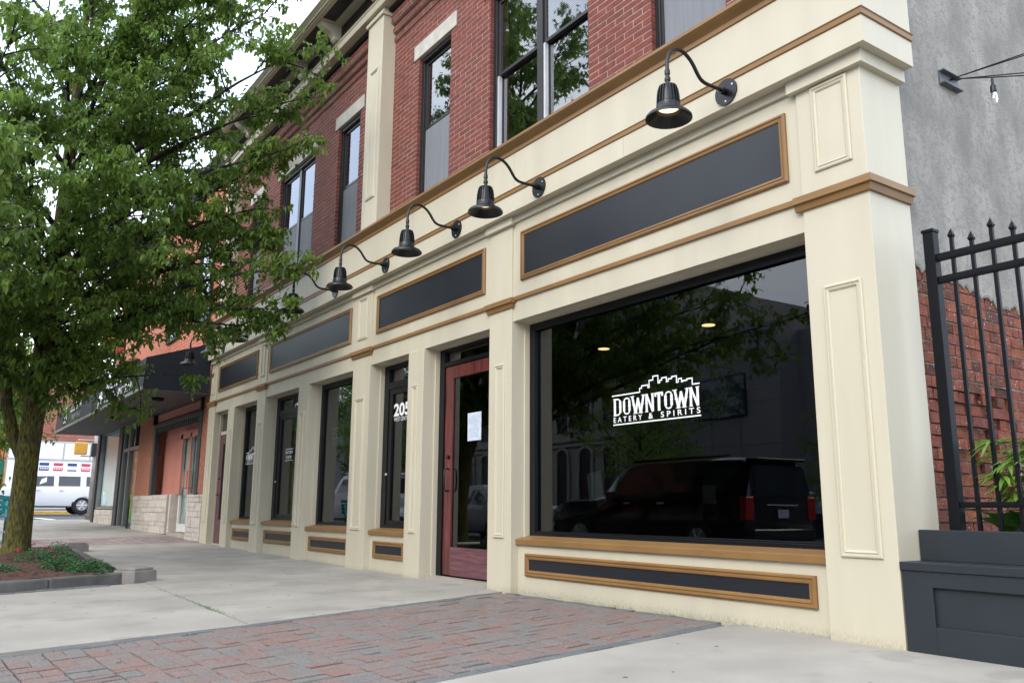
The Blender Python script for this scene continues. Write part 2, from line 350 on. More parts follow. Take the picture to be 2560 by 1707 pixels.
struct(MB().box(-35, 60, -5.95, -5.8, -.4, -.02).build('street_kerb', curbm))

# pavers: basket weave inside a single-course border
pb = thing('paver_band', (-2.5, -2.5, 0), '', 'x'); del pb['label']; del pb['category']; pb['kind'] = 'structure'
NC, ROW = 12, .232
lo, hi = -5.8, .02
cells = []
def P(s, t): # s 0..1 across (far to near), t y-position
    y = t + .045 * (s - .5) * 2.0
    return (farx(y) + (nearx(y) - farx(y)) * s, y)
def paver_quad(s0, s1, t0, t1, border):
    c = [P(s0, t0), P(s1, t0), P(s1, t1), P(s0, t1)]; g = .005
    cx = sum(a[0] for a in c) / 4; cy = sum(a[1] for a in c) / 4; q = []
    for a in c: dx, dy = cx - a[0], cy - a[1]; L = math.hypot(dx, dy); q.append((a[0] + dx / L * g * 1.4, a[1] + dy / L * g * 1.4))
    cells.append((math.dist((cx, cy, 0), CAM), (cx, cy), q, border))
bw = .036
rows = int((hi - lo - .12) / ROW)
nb = int((hi - lo) / .228)
for k in range(nb):
    t0 = lo + k * .228; paver_quad(0, bw, t0, t0 + .228, 1); paver_quad(1 - bw, 1, t0, t0 + .228, 1)
for k in range(12): paver_quad(bw + (1 - 2 * bw) * k / 12, bw + (1 - 2 * bw) * (k + 1) / 12, hi - .12 , hi, 1)
for r in range(rows + 1):
    for c in range(NC):
        s0 = bw + (1 - 2 * bw) * c / NC; s1 = bw + (1 - 2 * bw) * (c + 1) / NC; t1 = hi - .12 - r * ROW; t0 = t1 - ROW
        if t0 < lo: continue
        if (r + c) % 2 == 0: paver_quad(s0, s1, t0, (t0 + t1) / 2, 0); paver_quad(s0, s1, (t0 + t1) / 2, t1, 0)
        else: paver_quad(s0, (s0 + s1) / 2, t0, t1, 0); paver_quad((s0 + s1) / 2, s1, t0, t1, 0)
cells.sort(key=lambda c: c[0] + (0 if inframe((c[1][0], c[1][1], 0), 1.03, 1.05) else 100))
rest = {0: MB(), 1: MB()}; cnt = 0
for d, c, q, bd in cells:
    j = random.uniform(-.0035, .0035); tx = random.uniform(-.004, .004)
    top = [(x, y, gz(x, y) + .001 + j + tx * (1 if i in (1, 2) else -1)) for i, (x, y) in enumerate(q)]
    g = .004; cx, cy = c
    sh = [(x + (cx - x) * .045, y + (cy - y) * .045, z) for x, y, z in top]; mid = [(x, y, z - .004) for x, y, z in top]; bot = [(x, y, z - .045) for x, y, z in top]
    m = MB() if cnt < 300 else rest[bd]
    i0 = len(m.v); m.v += sh + mid + bot
    m.f.append((i0, i0 + 1, i0 + 2, i0 + 3))
    for a in (0, 4):
        for k in range(4): m.f.append((i0 + a + 4 + k, i0 + a + 4 + (k + 1) % 4, i0 + a + (k + 1) % 4, i0 + a + k))
    if cnt < 300: m.build('paver', paverg if bd else paver, pb)
    cnt += 1
rest[0].build('pavers_beyond', paver, pb, kind='stuff'); rest[1].build('border_pavers_beyond', paverg, pb, kind='stuff')
# second band further down the street
fb = thing('far_paver_band', (-18, -2, .1), '', 'x'); del fb['label']; del fb['category']; fb['kind'] = 'structure'
cnt = 0
for i in range(23):
    for j in range(18):
        x0 = -19.35 + i * .113; y0 = .2 - (j + 1) * .226
        if y0 < -5.7: continue
        t = -.05 * (y0) ; q = [(x0, y0), (x0 + .108, y0), (x0 + .108, y0 + .221), (x0, y0 + .221)]
        m = MB() if i * 18 + j < 0 else rest.setdefault('f', MB()); i0 = len(m.v)
        m.v += [(x, y, gz(x, y) + random.uniform(-.002, .002)) for x, y in q]; m.f.append((i0, i0 + 1, i0 + 2, i0 + 3))
rest['f'].build('pavers', M('worn_paver', (.34, .29, .28), .9, .1, 30, .8, 200, island=((.8, .72, .70), (1, 1, 1), (.95, .75, .7), (1.1, 1.1, 1.1))), fb, kind='stuff')

# ------------------------------------------------------------------ the brick building with the cream shopfront
bd = thing('brick_building', (-8, 0, 0), 'red brick building with cream ground-floor shopfront and dark sign panels', 'building')
MAIN = [(-16.67, -16.15), (-13.25, -12.78), (-11.02 - .0, -10.57), (-8.75, -8.145), (-4.92, -4.46), (-.555, 0)]
PIL = [(-16.67, -16.15, 1), (-15.15, -14.71, 0), (-13.25, -12.78, 1), (-11.02, -10.57, 0), (-8.75, -8.145, 1), (-6.93, -6.50, 0), (-4.92, -4.46, 1), (-.555, 0, 1)]
HEAD = 2.97
def picture_mould(x0, x1, z0, z1, y, prof, name, mat, parent):
    # mitred rectangular moulding; prof: list of (inset from the outer edge, height proud of y)
    m = MB(); n = len(prof)
    for ins, h in prof:
        m.v += [(x0 + ins, y - h, z0 + ins), (x1 - ins, y - h, z0 + ins), (x1 - ins, y - h, z1 - ins), (x0 + ins, y - h, z1 - ins)]
    for k in range(n - 1):
        for j in range(4): a = k * 4 + j; b = k * 4 + (j + 1) % 4; m.f.append((a, b, b + 4, a + 4))
    return m.build(name, mat, parent)
MP = [(0, 0), (0, .012), (.008, .018), (.018, .018), (.022, .008), (.030, .008), (.036, .016), (.046, .010), (.052, -.004)]
for i, (a, b, mainp) in enumerate(PIL):
    zt = 4.205 if mainp else HEAD
    zb = gz(a, 0) - .04
    o = B(a, b, 0, .53 if i == 7 else .34, zb, zt).build('pilaster', cream_low if i > 3 else cream, bd, bevel=.004)
    mg = .135 if b - a > .5 else .125
    picture_mould(a + mg, b - mg + (.03 if i == 7 else 0), .565, 2.505, 0, MP, 'panel_moulding', cream, o)
    if mainp and i in (0, 2, 4, 7):
        picture_mould(a + mg, b - mg + (.03 if i == 7 else 0), 3.40, 4.06 if i < 7 else 4.085, 0, MP, 'panel_moulding', cream, o)
# inner returns of the piers seen through the glass
for i, (a, b, mainp) in enumerate(PIL[:-1]): B(a - .03, b + .075, .345, .52, 0, 3.05).build('inner_pier', intc, bd)
# caps round the main pilasters: two-tier ochre band
capprof = [(.0, 3.125), (.022, 3.128), (.030, 3.155), (.036, 3.178), (.056, 3.180), (.056, 3.196), (.050, 3.200), (.050, 3.236), (.0, 3.244)]
for i, (a, b, mainp) in enumerate(PIL):
    if not mainp: continue
    if i == 7:
        m = MB().prof_corner(capprof, a - .05, b, .53); m.build('capital_band', gold, bd)
    else:
        m = MB()
        n = len(capprof); 
        for xo, yy in ((-1, .03), (-1, None), (1, None), (1, .03)):
            for o_, z in capprof:
                x = (a - o_) if xo < 0 else (b + o_); y = yy if yy is not None else -o_
                m.v.append((x, y, z))
        for s_ in range(3):
            for k in range(n): A = s_ * n + k; Bk = s_ * n + (k + 1) % n; m.f.append((A, Bk, Bk + n, A + n))
        m.build('capital_band', gold, bd)
# frieze between main pilasters
MX = [p for p in PIL if p[2]]
for k in range(len(MX) - 1):
    x0, x1 = MX[k][1], MX[k + 1][0]
    B(x0, x1, .02, .34, HEAD, 4.205).build('frieze_board', cream, bd)
    B(x0 + .012, x1 - .012, -.006, .019, 3.200, 3.246).build('ochre_belt', gold, bd, bevel=.003)
    B(x0, x1, -.012, .019, 4.128, 4.204).build('frieze_moulding', cream, bd, bevel=.003)
for i, (a, b, mainp) in enumerate(PIL):
    if not mainp: continue
    if i == 7: MB().prof_corner([(.0, 4.100), (.05, 4.102), (.05, 4.204), (.0, 4.204)], a - .05, b, .53).build('pilaster_head_block', cream, bd)
    else: B(a - .045, b + .045, -.045, .0, 4.108, 4.204).build('pilaster_head_block', cream, bd, bevel=.003)
GP = [(0, 0), (0, .020), (.010, .030), (.022, .030), (.026, .020), (.036, .020), (.040, .027), (.056, .024), (.064, .008), (.070, .006)]
for x0, x1 in ((-16.02, -13.37), (-12.65, -8.9), (-7.99, -5.04), (-4.296, -.67)):
    o = B(x0 + .03, x1 - .03, .008, .019, 3.443, 3.962).build('sign_panel', dark, bd)
    picture_mould(x0, x1, 3.413, 3.992, .02, GP, 'panel_frame', gold, o)
# big fascia that wraps the corner
FX0 = -16.62
MB().prof_corner([(-.3, 4.2055), (.12, 4.2055), (.12, 4.409), (-.3, 4.409)], FX0, 0, .54).build('lower_fascia', cream, bd)
MB().prof_corner([(-.3, 4.4095), (.120, 4.4095), (.132, 4.418), (.134, 4.455), (.142, 4.466), (-.3, 4.466)], FX0, 0, .54).build('fascia_bead', gold, bd)
MB().prof_corner([(-.3, 4.4665), (.118, 4.4665), (.118, 4.900), (-.3, 4.900)], FX0, 0, .54).build('upper_fascia', cream, bd)
MB().prof_corner([(-.3, 4.9005), (.124, 4.9005), (.132, 4.908), (.132, 4.950), (.150, 4.965), (.185, 4.985), (.205, 5.000), (.212, 5.006), (.212, 5.036), (-.27, 5.06), (-.3, 5.03)], FX0, 0, .54).build('fascia_crown', gold, bd)
B(FX0 + .01, -.10, .345, .36, 3.0, 5.02).build('backing_board', intd, bd)

# bays
GY = .285
BAYS = [(-16.15, -15.15, 'door1'), (-14.71, -13.25, 'win'), (-12.78, -11.02, 'fix'), (-10.57, -8.75, 'win'), (-8.145, -6.93, 'fix'), (-6.50, -4.92, 'door2'), (-4.46, -.555, 'win')]
def reveal_trim(x0, x1, z0, z1, parent):
    m = MB()
    m.box(x0, x0 + .018, .175, .24, z0, z1); m.box(x1 - .018, x1, .175, .24, z0, z1); m.box(x0 + .018, x1 - .018, .175, .24, z1 - .015, z1)
    return m.build('reveal_trim', cream, parent)
def rectframe(x0, x1, z0, z1, w, y0, y1, name, mat, parent, wb=None, wt=None):
    wb = w if wb is None else wb; wt = w if wt is None else wt
    return MB().box(x0, x0 + w, y0, y1, z0, z1).box(x1 - w, x1, y0, y1, z0, z1).box(x0 + w, x1 - w, y0, y1, z0, z0 + wb).box(x0 + w, x1 - w, y0, y1, z1 - wt, z1).build(name, mat, parent, bevel=.004)
def pane(x0, x1, z0, z1, y, name, mat, parent): return MB().quad((x0, y, z0), (x1, y, z0), (x1, y, z1), (x0, y, z1)).build(name, mat, parent)
wins = {}
for k, (x0, x1, kind) in enumerate(BAYS):
    g = gz((x0 + x1) / 2, 0)
    B(x0, x1, .175, .34, HEAD - .0, HEAD + .02).build('bay_soffit', cream, bd)
    if k: reveal_trim(x0, x1, .55 if not kind.startswith('door') else g, HEAD, bd)
    if kind in ('win', 'fix'):
        dz = {1: .055, 2: .06, 3: .012, 4: .01, 6: 0}[k]
        sz = .505 + dz
        B(x0, x1, .10, .34, g - .05, sz).build('bulkhead', cream_low, bd)
        MB().prof_x([(.24, sz), (.062, sz), (.060, sz + .05), (.075, sz + .058), (.24, sz + .09)], x0 - .0, x1).build('window_sill', gold, bd)
        ins = .15 if k in (6, 1) else .14
        o = B(x0 + ins + .03, x1 - ins - .03, .090, .099, .215 + dz, .385 + dz).build('bulkhead_panel', dark, bd)
        picture_mould(x0 + ins, x1 - ins, .181 + dz, .415 + dz, .10, GP, 'panel_frame', gold, o)
    if kind == 'win':
        o = rectframe(x0 + .018, x1 - .018, .590 + dz, HEAD - .015, .095 if k == 6 else .08, .24, .30, 'display_window', blackf, bd, wb=.04, wt=.085)
        rectframe(x0 + .07, x1 - .07, .63 + dz, HEAD - .07, .045, .262, .31, 'inner_bead', blackf, o, wb=.015, wt=.03)
        wins[k] = o
        pane(x0 + .08, x1 - .08, .60 + dz, HEAD - .05, GY, 'window_glass', glassm, o)
    if kind == 'fix':   # old door frame glazed with fixed panes
        o = rectframe(x0 + .018, x1 - .018, .590 + dz, HEAD - .015, .14, .24, .30, 'glazed_panel', blackf, bd, wb=.05, wt=.06); wins[k] = o
        MB().box(x0 + .15, x1 - .15, .245, .30, 2.60, 2.70).build('transom_bar', blackf, o)
        rectframe(x0 + .16, x1 - .16, .64 + dz, 2.60, .10, .255, .30, 'door_rail', blackf, o, wb=.06, wt=.08)
        pane(x0 + .24, x1 - .24, .69 + dz, 2.53, GY, 'window_glass', glassm, o); pane(x0 + .15, x1 - .15, 2.70, 2.92, GY, 'transom_glass', glassm, o)
        MB().disc((x0 + .17, .245, 1.36), .018, (0, -1, 0), 12, .02).build('lock', silver, o)
# the red door
x0, x1 = -6.50, -4.92
o = rectframe(x0 + .018, x1 - .018, .03, HEAD - .015, .115, .24, .32, 'door_frame', blackf, bd, wb=.02, wt=.04)
B(-5.12, -5.03, .24, .32, .05, 2.95).build('mullion', blackf, o)
B(x0 + .13, -5.12, .245, .31, 2.72, 2.775).build('transom_bar', blackf, o)
pane(x0 + .1, -5.12, 2.775, 2.94, GY, 'transom_glass', glassm, o); pane(-5.03, x1 - .02, .1, 2.94, GY, 'side_glass', glassm, o)
B(x0, x1, .12, .34, gz(x0) - .05, .045).build('door_step', conc, bd)
d = MB().box(-6.36, -6.175, .262, .306, .062, 2.712).box(-5.305, -5.13, .262, .306, .062, 2.712).box(-6.175, -5.305, .262, .306, 2.548, 2.712).build('red_door', redwood, bd, bevel=.004, label='weathered red stained wooden door with a full glass pane')
B(-6.174, -5.306, .262, .306, .062, .405).build('bottom_rail', M('sun_faded_red_wood', (.115, .045, .055), .5, .3, 3, .1, 30, stretch=(.8, 9, 9), col2=(.14, .06, .07)), d, label='bottom rail faded to a dull purple')
pane(-6.18, -5.30, .40, 2.55, GY, 'door_glass', glassm, d)
MB().tube([(-6.235, .262, 1.375), (-6.235, .225, 1.385), (-6.235, .198, 1.36), (-6.235, .190, 1.24), (-6.235, .198, 1.12), (-6.235, .225, 1.095), (-6.235, .262, 1.105)], .011, 8).build('door_handle', lampm, d, smooth=True)
MB().disc((-6.24, .262, 1.53), .026, (0, -1, 0), 16, .03).build('lock', lampm, d)
# far purple door
x0, x1 = -16.15, -15.15
o = rectframe(x0 + .018, x1 - .018, gz(-15.6) + .0, HEAD - .015, .03, .12, .30, 'door_frame', cream, bd, wb=.02, wt=.03)
B(x0 + .12, x1 - .12, .135, .21, 2.46, 2.53).build('transom_bar', cream, o); pane(x0 + .1, x1 - .1, 2.53, 2.93, 0.17, 'transom_glass', glassm, o)
d = MB().box(x0 + .05, x0 + .30, .15, .20, .11, 2.46).box(x1 - .30, x1 - .05, .15, .20, .11, 2.46).box(x0 + .30, x1 - .30, .15, .20, .11, .62).box(x0 + .30, x1 - .30, .15, .20, 2.25, 2.46).build('purple_door', purple, bd, label='narrow faded purple door beside the far end pilaster')
pane(x0 + .29, x1 - .29, .61, 2.26, 0.17, 'door_glass', glassm, d)
MB().tube([(x0 + .2, .15, 1.15), (x0 + .2, .10, 1.15), (x0 + .30, .10, 1.15)], .014, 8).build('door_handle', lampm, d); MB().disc((x0 + .2, .15, 1.5), .022, (0, -1, 0), 12, .02).build('lock', lampm, d)

# interior behind the glass
MB().box(-16.7, -.2, .56, 7.5, -.1, -.06).box(-16.7, -.2, 7.5, 7.6, -.1, 3.2).box(-16.7, -16.6, .56, 7.5, 0, 3.2).box(-.45, -.35, .56, 7.5, 0, 3.2).box(-16.7, -.35, .53, 7.6, 3.12, 3.16).build('shop_interior', intd, bd)
for px, py in ((-3.74, 2.46), (-1.6, 2.46), (-3.74, 4.9), (-1.6, 4.9), (-5.7, 2.46)):
    MB().disc((px, py, 3.112), .08, (0, 0, 1), 20, .006).build('ceiling_light', clight, bd)
B(-16.5, -.2, .30, .345, 3.0, 3.05).build('ceiling_edge', intd, bd)

seam = M('board_joint', (.27, .24, .17), .8, .1, 3)
for k, x in enumerate((-2.42, -4.86, -7.30, -9.74, -12.18, -14.62)):
    B(x, x + .0035, -.1205, -.117, 4.215, 4.40).build('board_joint', seam, bd); B(x + .6, x + .6035, -.1190, -.115, 4.475, 4.89).build('board_joint', seam, bd)
    for j in range(3): MB().disc((x + .03, -.117, 4.52 + j * .16), .0035, (0, -1, 0), 6, .0025).build('nail_head', seam, bd)
# lettering
def strokes(cell, w, h, m, lay):
    x0, z0 = cell
    S = {'D': [[(.18, 0), (.18, 1)], [(.18, .95), (.58, .95), (.80, .84), (.80, .16), (.58, .05), (.18, .05)]],
         'O': [[(.5, .95), (.26, .90), (.20, .80), (.20, .20), (.26, .10), (.5, .05), (.74, .10), (.80, .20), (.80, .80), (.74, .90), (.5, .95)]],
         'W': [[(.06, 1), (.30, 0)], [(.30, 0), (.50, .82)], [(.50, .82), (.70, 0)], [(.70, 0), (.94, 1)]],
         'N': [[(.18, 0), (.18, 1)], [(.20, 1), (.80, 0)], [(.82, 0), (.82, 1)]],
         'T': [[(.5, 0), (.5, 1)]]}
    th = {'D': .22, 'O': .22, 'W': .20, 'N': .20, 'T': .24}
    def seg(a, b, t, dep):
        ax, az, bx, bz = x0 + a[0] * w, z0 + a[1] * h, x0 + b[0] * w, z0 + b[1] * h
        L = math.hypot(bx - ax, bz - az) or 1; nx, nz = -(bz - az) / L * t / 2, (bx - ax) / L * t / 2
        m.quad((ax - nx, dep, az - nz), (bx - nx, dep, bz - nz), (bx + nx, dep, bz + nz), (ax + nx, dep, az + nz))
    return seg, S, th
def logo(x, y, z, W, parent):
    s = W / 1.16; m = MB(); dep = [y]
    def nd(): dep[0] -= .00012; return dep[0]
    H = .172 * s; z0 = z + .088 * s; cw = W / 8.15; xx = x
    for ch in 'DOWNTOWN':
        w = cw * (1.30 if ch == 'W' else .92 if ch != 'T' else .80)
        seg, S, th = strokes((xx, z0), w, H, m, 0)
        for path in S[ch]:
            for a, b in zip(path, path[1:]):
                hor = abs(a[1] - b[1]) < .12
                seg(a, b, (.10 * cw if (hor or (ch == 'N' and abs(a[0] - b[0]) > .3)) else th[ch] * cw * 1.0) if not (ch == 'N' and abs(a[0] - b[0]) > .3) else .16 * cw, nd())
        feet = {'D': [(.18, 0), (.18, 1)], 'N': [(.18, 0), (.82, 1), (.18, 1)], 'T': [(.5, 0)], 'W': [(.06, 1), (.94, 1), (.30, 0), (.70, 0)], 'O': []}[ch]
        for fx, fz in feet: seg((fx - .17, fz + (.02 if fz == 0 else -.02)), (fx + .17, fz + (.02 if fz == 0 else -.02)), .05 * cw, nd())
        mids = {'D': (.18, .80), 'O': (.20, .80), 'N': (.18, .82), 'T': (.5,), 'W': (.2, .8)}[ch]
        for fx in mids: seg((fx - .16, .5), (fx + .16, .5), .035 * cw, nd())
        if ch == 'T':
            seg((.02, .955), (.98, .955), .13 * cw, nd()); seg((.10, .98), (.10, .78), .16 * cw, nd()); seg((.90, .98), (.90, .78), .16 * cw, nd())
        if ch == 'W':
            seg((.42, .80), (.58, .80), .18 * cw, nd())
        xx += w + cw * .035
    sc_ = W / (xx - x)
    m.v = [(x + (vx - x) * sc_, vy, vz) for vx, vy, vz in m.v]
    sk = [(0, 1.988), (.393, 1.988), (.393, 2.024), (.421, 2.024), (.421, 2.045), (.508, 2.045), (.508, 2.021), (.525, 2.021), (.525, 2.085), (.578, 2.085), (.578, 2.119), (.645, 2.119), (.645, 2.049), (.668, 2.049), (.668, 2.070), (.695, 2.070), (.695, 2.089), (.755, 2.089), (.755, 2.048), (.778, 2.048), (.778, 2.069), (.823, 2.069), (.823, 2.085), (.884, 2.085), (.884, 2.026), (.906, 2.026), (.906, 2.055), (.947, 2.055), (.947, 2.024), (.960, 2.030), (1.013, 2.030), (1.013, 2.041), (1.077, 2.041), (1.077, 1.985), (1.158, 1.985)]
    t = .012 * s
    for a, b in zip(sk, sk[1:]):
        ax, az, bx, bz = x + a[0] * s, z + (a[1] - 1.70) * s, x + b[0] * s, z + (b[1] - 1.70) * s; dd = nd()
        m.box(min(ax, bx) - t / 2, max(ax, bx) + t / 2, dd - .00005, dd, min(az, bz) - t / 2, max(az, bz) + t / 2)
    m.box(x, x + W, y - .004, y - .0039, z - t / 2, z + t / 2)
    o = m.build('logo_lettering', white, parent)
    text('EATERY', x + .004 * s, y - .001, z + .022 * s, .052 * s, .405 * s, white, o, 'lettering', space=1.6, bold=.012)
    text('&', x + .497 * s, y - .001, z + .022 * s, .054 * s, .058 * s, white, o, 'lettering', bold=.012)
    text('SPIRITS', x + .660 * s, y - .001, z + .022 * s, .054 * s, .490 * s, white, o, 'lettering', space=1.6, bold=.012)
    return o
LY = GY - .004
logo(-3.08, LY, 1.700, 1.16, wins[6])
logo(-14.67, LY, 1.765, .94, wins[1])
text('205', -7.875, LY, 2.190, .188, .49, white, wins[4], 'street_number', bold=.03)
text('WEST CENTER', -7.862, LY, 2.118, .058, .47, white, wins[4], 'lettering')
m = MB().box(-12.28, -11.90, LY - .001, LY, 1.945, 1.955).box(-12.28, -11.90, LY - .001, LY, 1.735, 1.745); m.build('lettering_rule', white, wins[2])
text('MUST BE 21', -12.27, LY, 1.865, .052, .36, white, wins[2], 'lettering', bold=.02); text('TO ENTER', -12.25, LY, 1.775, .052, .30, white, wins[2], 'lettering', bold=.02)
# notices behind the glass: things of their own
def notice(x0, x1, z0, z1, y, label, mat=paper, lines=0, tilt=0):
    t = thing('paper_notice', ((x0 + x1) / 2, y, (z0 + z1) / 2), label, 'notice')
    m = MB().box(x0, x1, y, y + .0012, z0, z1).build('sheet', mat, t)
    if lines:
        k = MB(); n = lines
        for i in range(n):
            zz = z1 - (z1 - z0) * (.10 + .8 * i / n); w = (x1 - x0) * random.uniform(.45, .8); k.box((x0 + x1) / 2 - w / 2, (x0 + x1) / 2 + w / 2, y - .0009, y - .0003, zz - .004, zz)
        k.build('print', M('print_grey', (.30, .36, .46), .8, .3, 30), t)
    t.rotation_euler = (0, math.radians(tilt), 0)
    return t
notice(-5.822, -5.508, 1.71, 2.06, GY - .006, 'pale printed menu sheet taped to the glass of the red door', lines=12)
notice(-3.50, -3.28, .975, 1.25, GY + .006, 'pale tilted paper stuck low inside the left part of the big window', M('faint_paper', (.16, .21, .25), .8, .1, 5), tilt=-8)
notice(-1.955, -1.80, .93, 1.09, GY + .006, 'small dim notice low inside the big window right of its middle', M('dim_paper', (.035, .037, .042), .8, .3, 9))
t = thing('open_sign', (-9.8, GY + .03, 2.05), 'green and white open sign hanging inside a shop window', 'sign')
B(-10.21, -9.40, GY + .03, GY + .036, 1.88, 2.22).build('board', M('sign_green', (.05, .36, .15), .6, .1, 3), t); B(-10.20, -9.70, GY + .026, GY + .029, 2.0, 2.21).build('white_field', M('sign_white', (.50, .62, .60), .6, .05, 3), t)
B(-10.20, -9.41, GY + .026, GY + .029, 1.885, 1.985).build('white_strip', M('sign_pale', (.36, .50, .46), .6, .05, 3), t)
text('OPEN', -10.16, GY + .022, 2.045, .115, .42, M('sign_ink', (.02, .035, .03), .6), t, 'lettering')

# ------------------------------------------------------------------ upper floor
BY = .28; PZ, PX = .0765, .28; Z0 = 5.0; CORB0, CORB1 = 8.40, 8.76; ZT = 9.2
OPEN = [(-7.40, -6.44, 1), (-5.40, -3.39, 2), (-2.39, -1.43, 1), (-10.44, -9.52, 1), (-13.47, -11.55, 2), (-15.29, -14.55, 1)]
WZ0, WZ1 = 5.15, 7.68
UP = [(-8.80, -8.243), (-16.65, -16.19)]
segs = [(-8.243, -.02), (-16.19, -8.80)]
mb = MB()
def corb(z): return 0 if z < CORB0 else .028 if z < 8.475 else .0 if z < 8.51 else .055 if z < 8.62 else .03 if z < 8.65 else .09
def holes(z):
    h = []
    for a, b, t in OPEN:
        if z < WZ1 - .01: h.append((a, b))
        elif z < 7.94: h.append((a - .16, b + .16))
    return sorted(h)
allb = []
course = 0; z = Z0
while z < ZT - .02:
    zc = z + .035; off_ = (course % 2) * PX / 2; c = corb(zc)
    for sa, sb in segs:
        iv = []; cur = sa
        for a, b in holes(zc):
            if b <= sa or a >= sb: continue
            iv.append((cur, a)); cur = b
        iv.append((cur, sb))
        for a, b in iv:
            if b - a < .03: continue
            cuts = [a]; x = math.floor((a - off_) / PX) * PX + off_ + PX
            while x < b - .055:
                if x - cuts[-1] > .055: cuts.append(x)
                x += PX
            cuts.append(b)
            for q_ in range(len(cuts) - 1):
                l = cuts[q_] + (.007 if q_ else 0); r = cuts[q_ + 1] - (.007 if q_ < len(cuts) - 2 else 0)
                allb.append((l, r, z + .0075, z + PZ - .0065, c))
            if c == 0 or True: mb.box(a + .008, b - .008, BY + .0035 - c, BY + .3, z, z + PZ)
    course += 1; z += PZ
bw_ = mb.build('brick_wall', mortar, bd)
allb.sort(key=lambda b: math.dist(((b[0] + b[1]) / 2, BY, b[2]), CAM) + (0 if inframe(((b[0] + b[1]) / 2, BY, b[2]), .98, .98) else 100))
rb = MB(); cache = {}
for i, (l, r, z0, z1, c) in enumerate(allb):
    jit = random.uniform(-.0015, .0015); y0 = BY - c + jit
    if i < 300:
        k = (round(r - l, 3))
        if k not in cache:
            w = (r - l) / 2; h = (PZ - .014) / 2; cache[k] = MB().box(-w, w, 0, .085, -h, h)
            me = bpy.data.meshes.new('brick'); me.from_pydata(cache[k].v, [], cache[k].f); me.materials.append(brickm); cache[k] = me
        ob = part('brick', cache[k], bw_); ob.location = Vector(((l + r) / 2, y0, (z0 + z1) / 2)) - off(bw_)
    else: rb.box(l, r, y0, BY + .085, z0, z1)
rb.build('bricks_beyond', brickm, bw_, kind='stuff')
for a, b, t in OPEN:
    B(a - .15, b + .15, BY - .012, BY + .15, 7.70, 7.94).build('lintel', stone, bd, bevel=.006)
    o = rectframe(a, b, WZ0, WZ1 + .02, .05, BY + .07, BY + .17, 'upper_window', frame, bd, wt=.08)
    MB().box(a + .004, a + .03, BY + .055, BY + .069, WZ0, WZ1 + .01).box(b - .03, b - .004, BY + .055, BY + .069, WZ0, WZ1 + .01).box(a + .03, b - .03, BY + .050, BY + .069, WZ1 - .05, WZ1 + .01).build('outer_trim', frame, o)
    parts_ = [(a + .05, b - .05)] if t == 1 else [(a + .05, (a + b) / 2 - .055), ((a + b) / 2 + .055, b - .05)]
    if t == 2: B((a + b) / 2 - .055, (a + b) / 2 + .055, BY + .075, BY + .165, WZ0, WZ1 - .06).build('mullion', frame, o)
    ya = BY + .10
    for l, r in parts_:
        rectframe(l, r, 6.50, WZ1 - .07, .045, ya, ya + .035, 'upper_sash', frame, o); pane(l + .04, r - .04, 6.54, WZ1 - .11, ya + .018, 'upper_pane', glassu, o)
        rectframe(l + .0, r, WZ0 + .03, 6.545, .045, ya + .04, ya + .07, 'lower_sash', frame, o); pane(l + .04, r - .04, WZ0 + .07, 6.50, ya + .055, 'lower_pane', glassu, o)
        MB().box(l, l + .035, ya - .01, ya + .038, WZ0 + .03, 6.50).build('sash_track', silver if (a, b) == (-5.40, -3.39) else frame, o)
        if (a, b) == (-5.40, -3.39):
            k = MB(); zz = 5.2
            while zz < 7.6:
                k.quad((l + .02, ya + .10, zz), (r - .02, ya + .10, zz), (r - .02, ya + .118, zz + .012), (l + .02, ya + .118, zz + .012)); zz += .026
            k.build('venetian_blind', blind, o)
        else:
            MB().box(l + .01, r - .01, ya + .001, ya + .003, WZ0 + .06, 6.49).build('insect_screen', screen, o)
            if t == 1 and a > -8: 
                k = MB(); zz = 6.5
                while zz < 7.6:
                    k.quad((l + .02, ya + .10, zz), (r - .02, ya + .10, zz), (r - .02, ya + .118, zz + .012), (l + .02, ya + .118, zz + .012)); zz += .026
                k.build('venetian_blind', blind, o)
    B(a - .02, b + .02, BY + .30, BY + .9, WZ0 - .1, WZ1 + .1).build('dark_room', intd, bd)
for a, b in UP:
    B(a, b, .05, .30, 5.03, 8.93).build('upper_pilaster', cream, bd, bevel=.005)
    picture_mould(a + .14, b - .10, 5.69, 7.92, .05, MP, 'panel_moulding', cream, bd)
    MB().box(a - .03, b + .03, .015, .30, 8.80, 8.86).build('pilaster_cap', cream, bd, bevel=.004)
# cornice
cx0, cx1 = -16.75, .05
B(cx0, cx1, .14, .30, 8.86, 8.94).build('cornice_base_strip', blackf, bd)
MB().prof_x([(.30, 8.94), (-.01, 8.94), (-.02, 8.97), (-.02, 9.05), (-.035, 9.06), (-.035, 9.085), (.30, 9.085)], cx0, cx1).build('architrave', cream, bd)
B(cx0, cx1, -.028, .30, 9.0855, 9.115).build('architrave_bead', gold, bd)
B(cx0, cx1, .03, .30, 9.1155, 9.42).build('cornice_frieze', dark, bd)
m = MB(); 
B(cx0, cx1, -.46, .30, 9.435, 9.47).build('soffit_board', dark, bd)
MB().box(cx0, cx1, -.455, -.37, 9.41, 9.4345).box(cx0, cx1, -.13, .03, 9.41, 9.4345).build('soffit_rail', cream, bd)
MB().prof_x([(-.445, 9.4355), (-.485, 9.4355), (-.485, 9.45), (-.475, 9.455), (-.475, 9.475), (-.50, 9.485), (-.53, 9.51), (-.55, 9.515), (-.55, 9.54), (.3, 9.60), (.3, 9.48), (-.445, 9.471)], cx0, cx1).build('cornice_crown', cream, bd)
x = -16.5
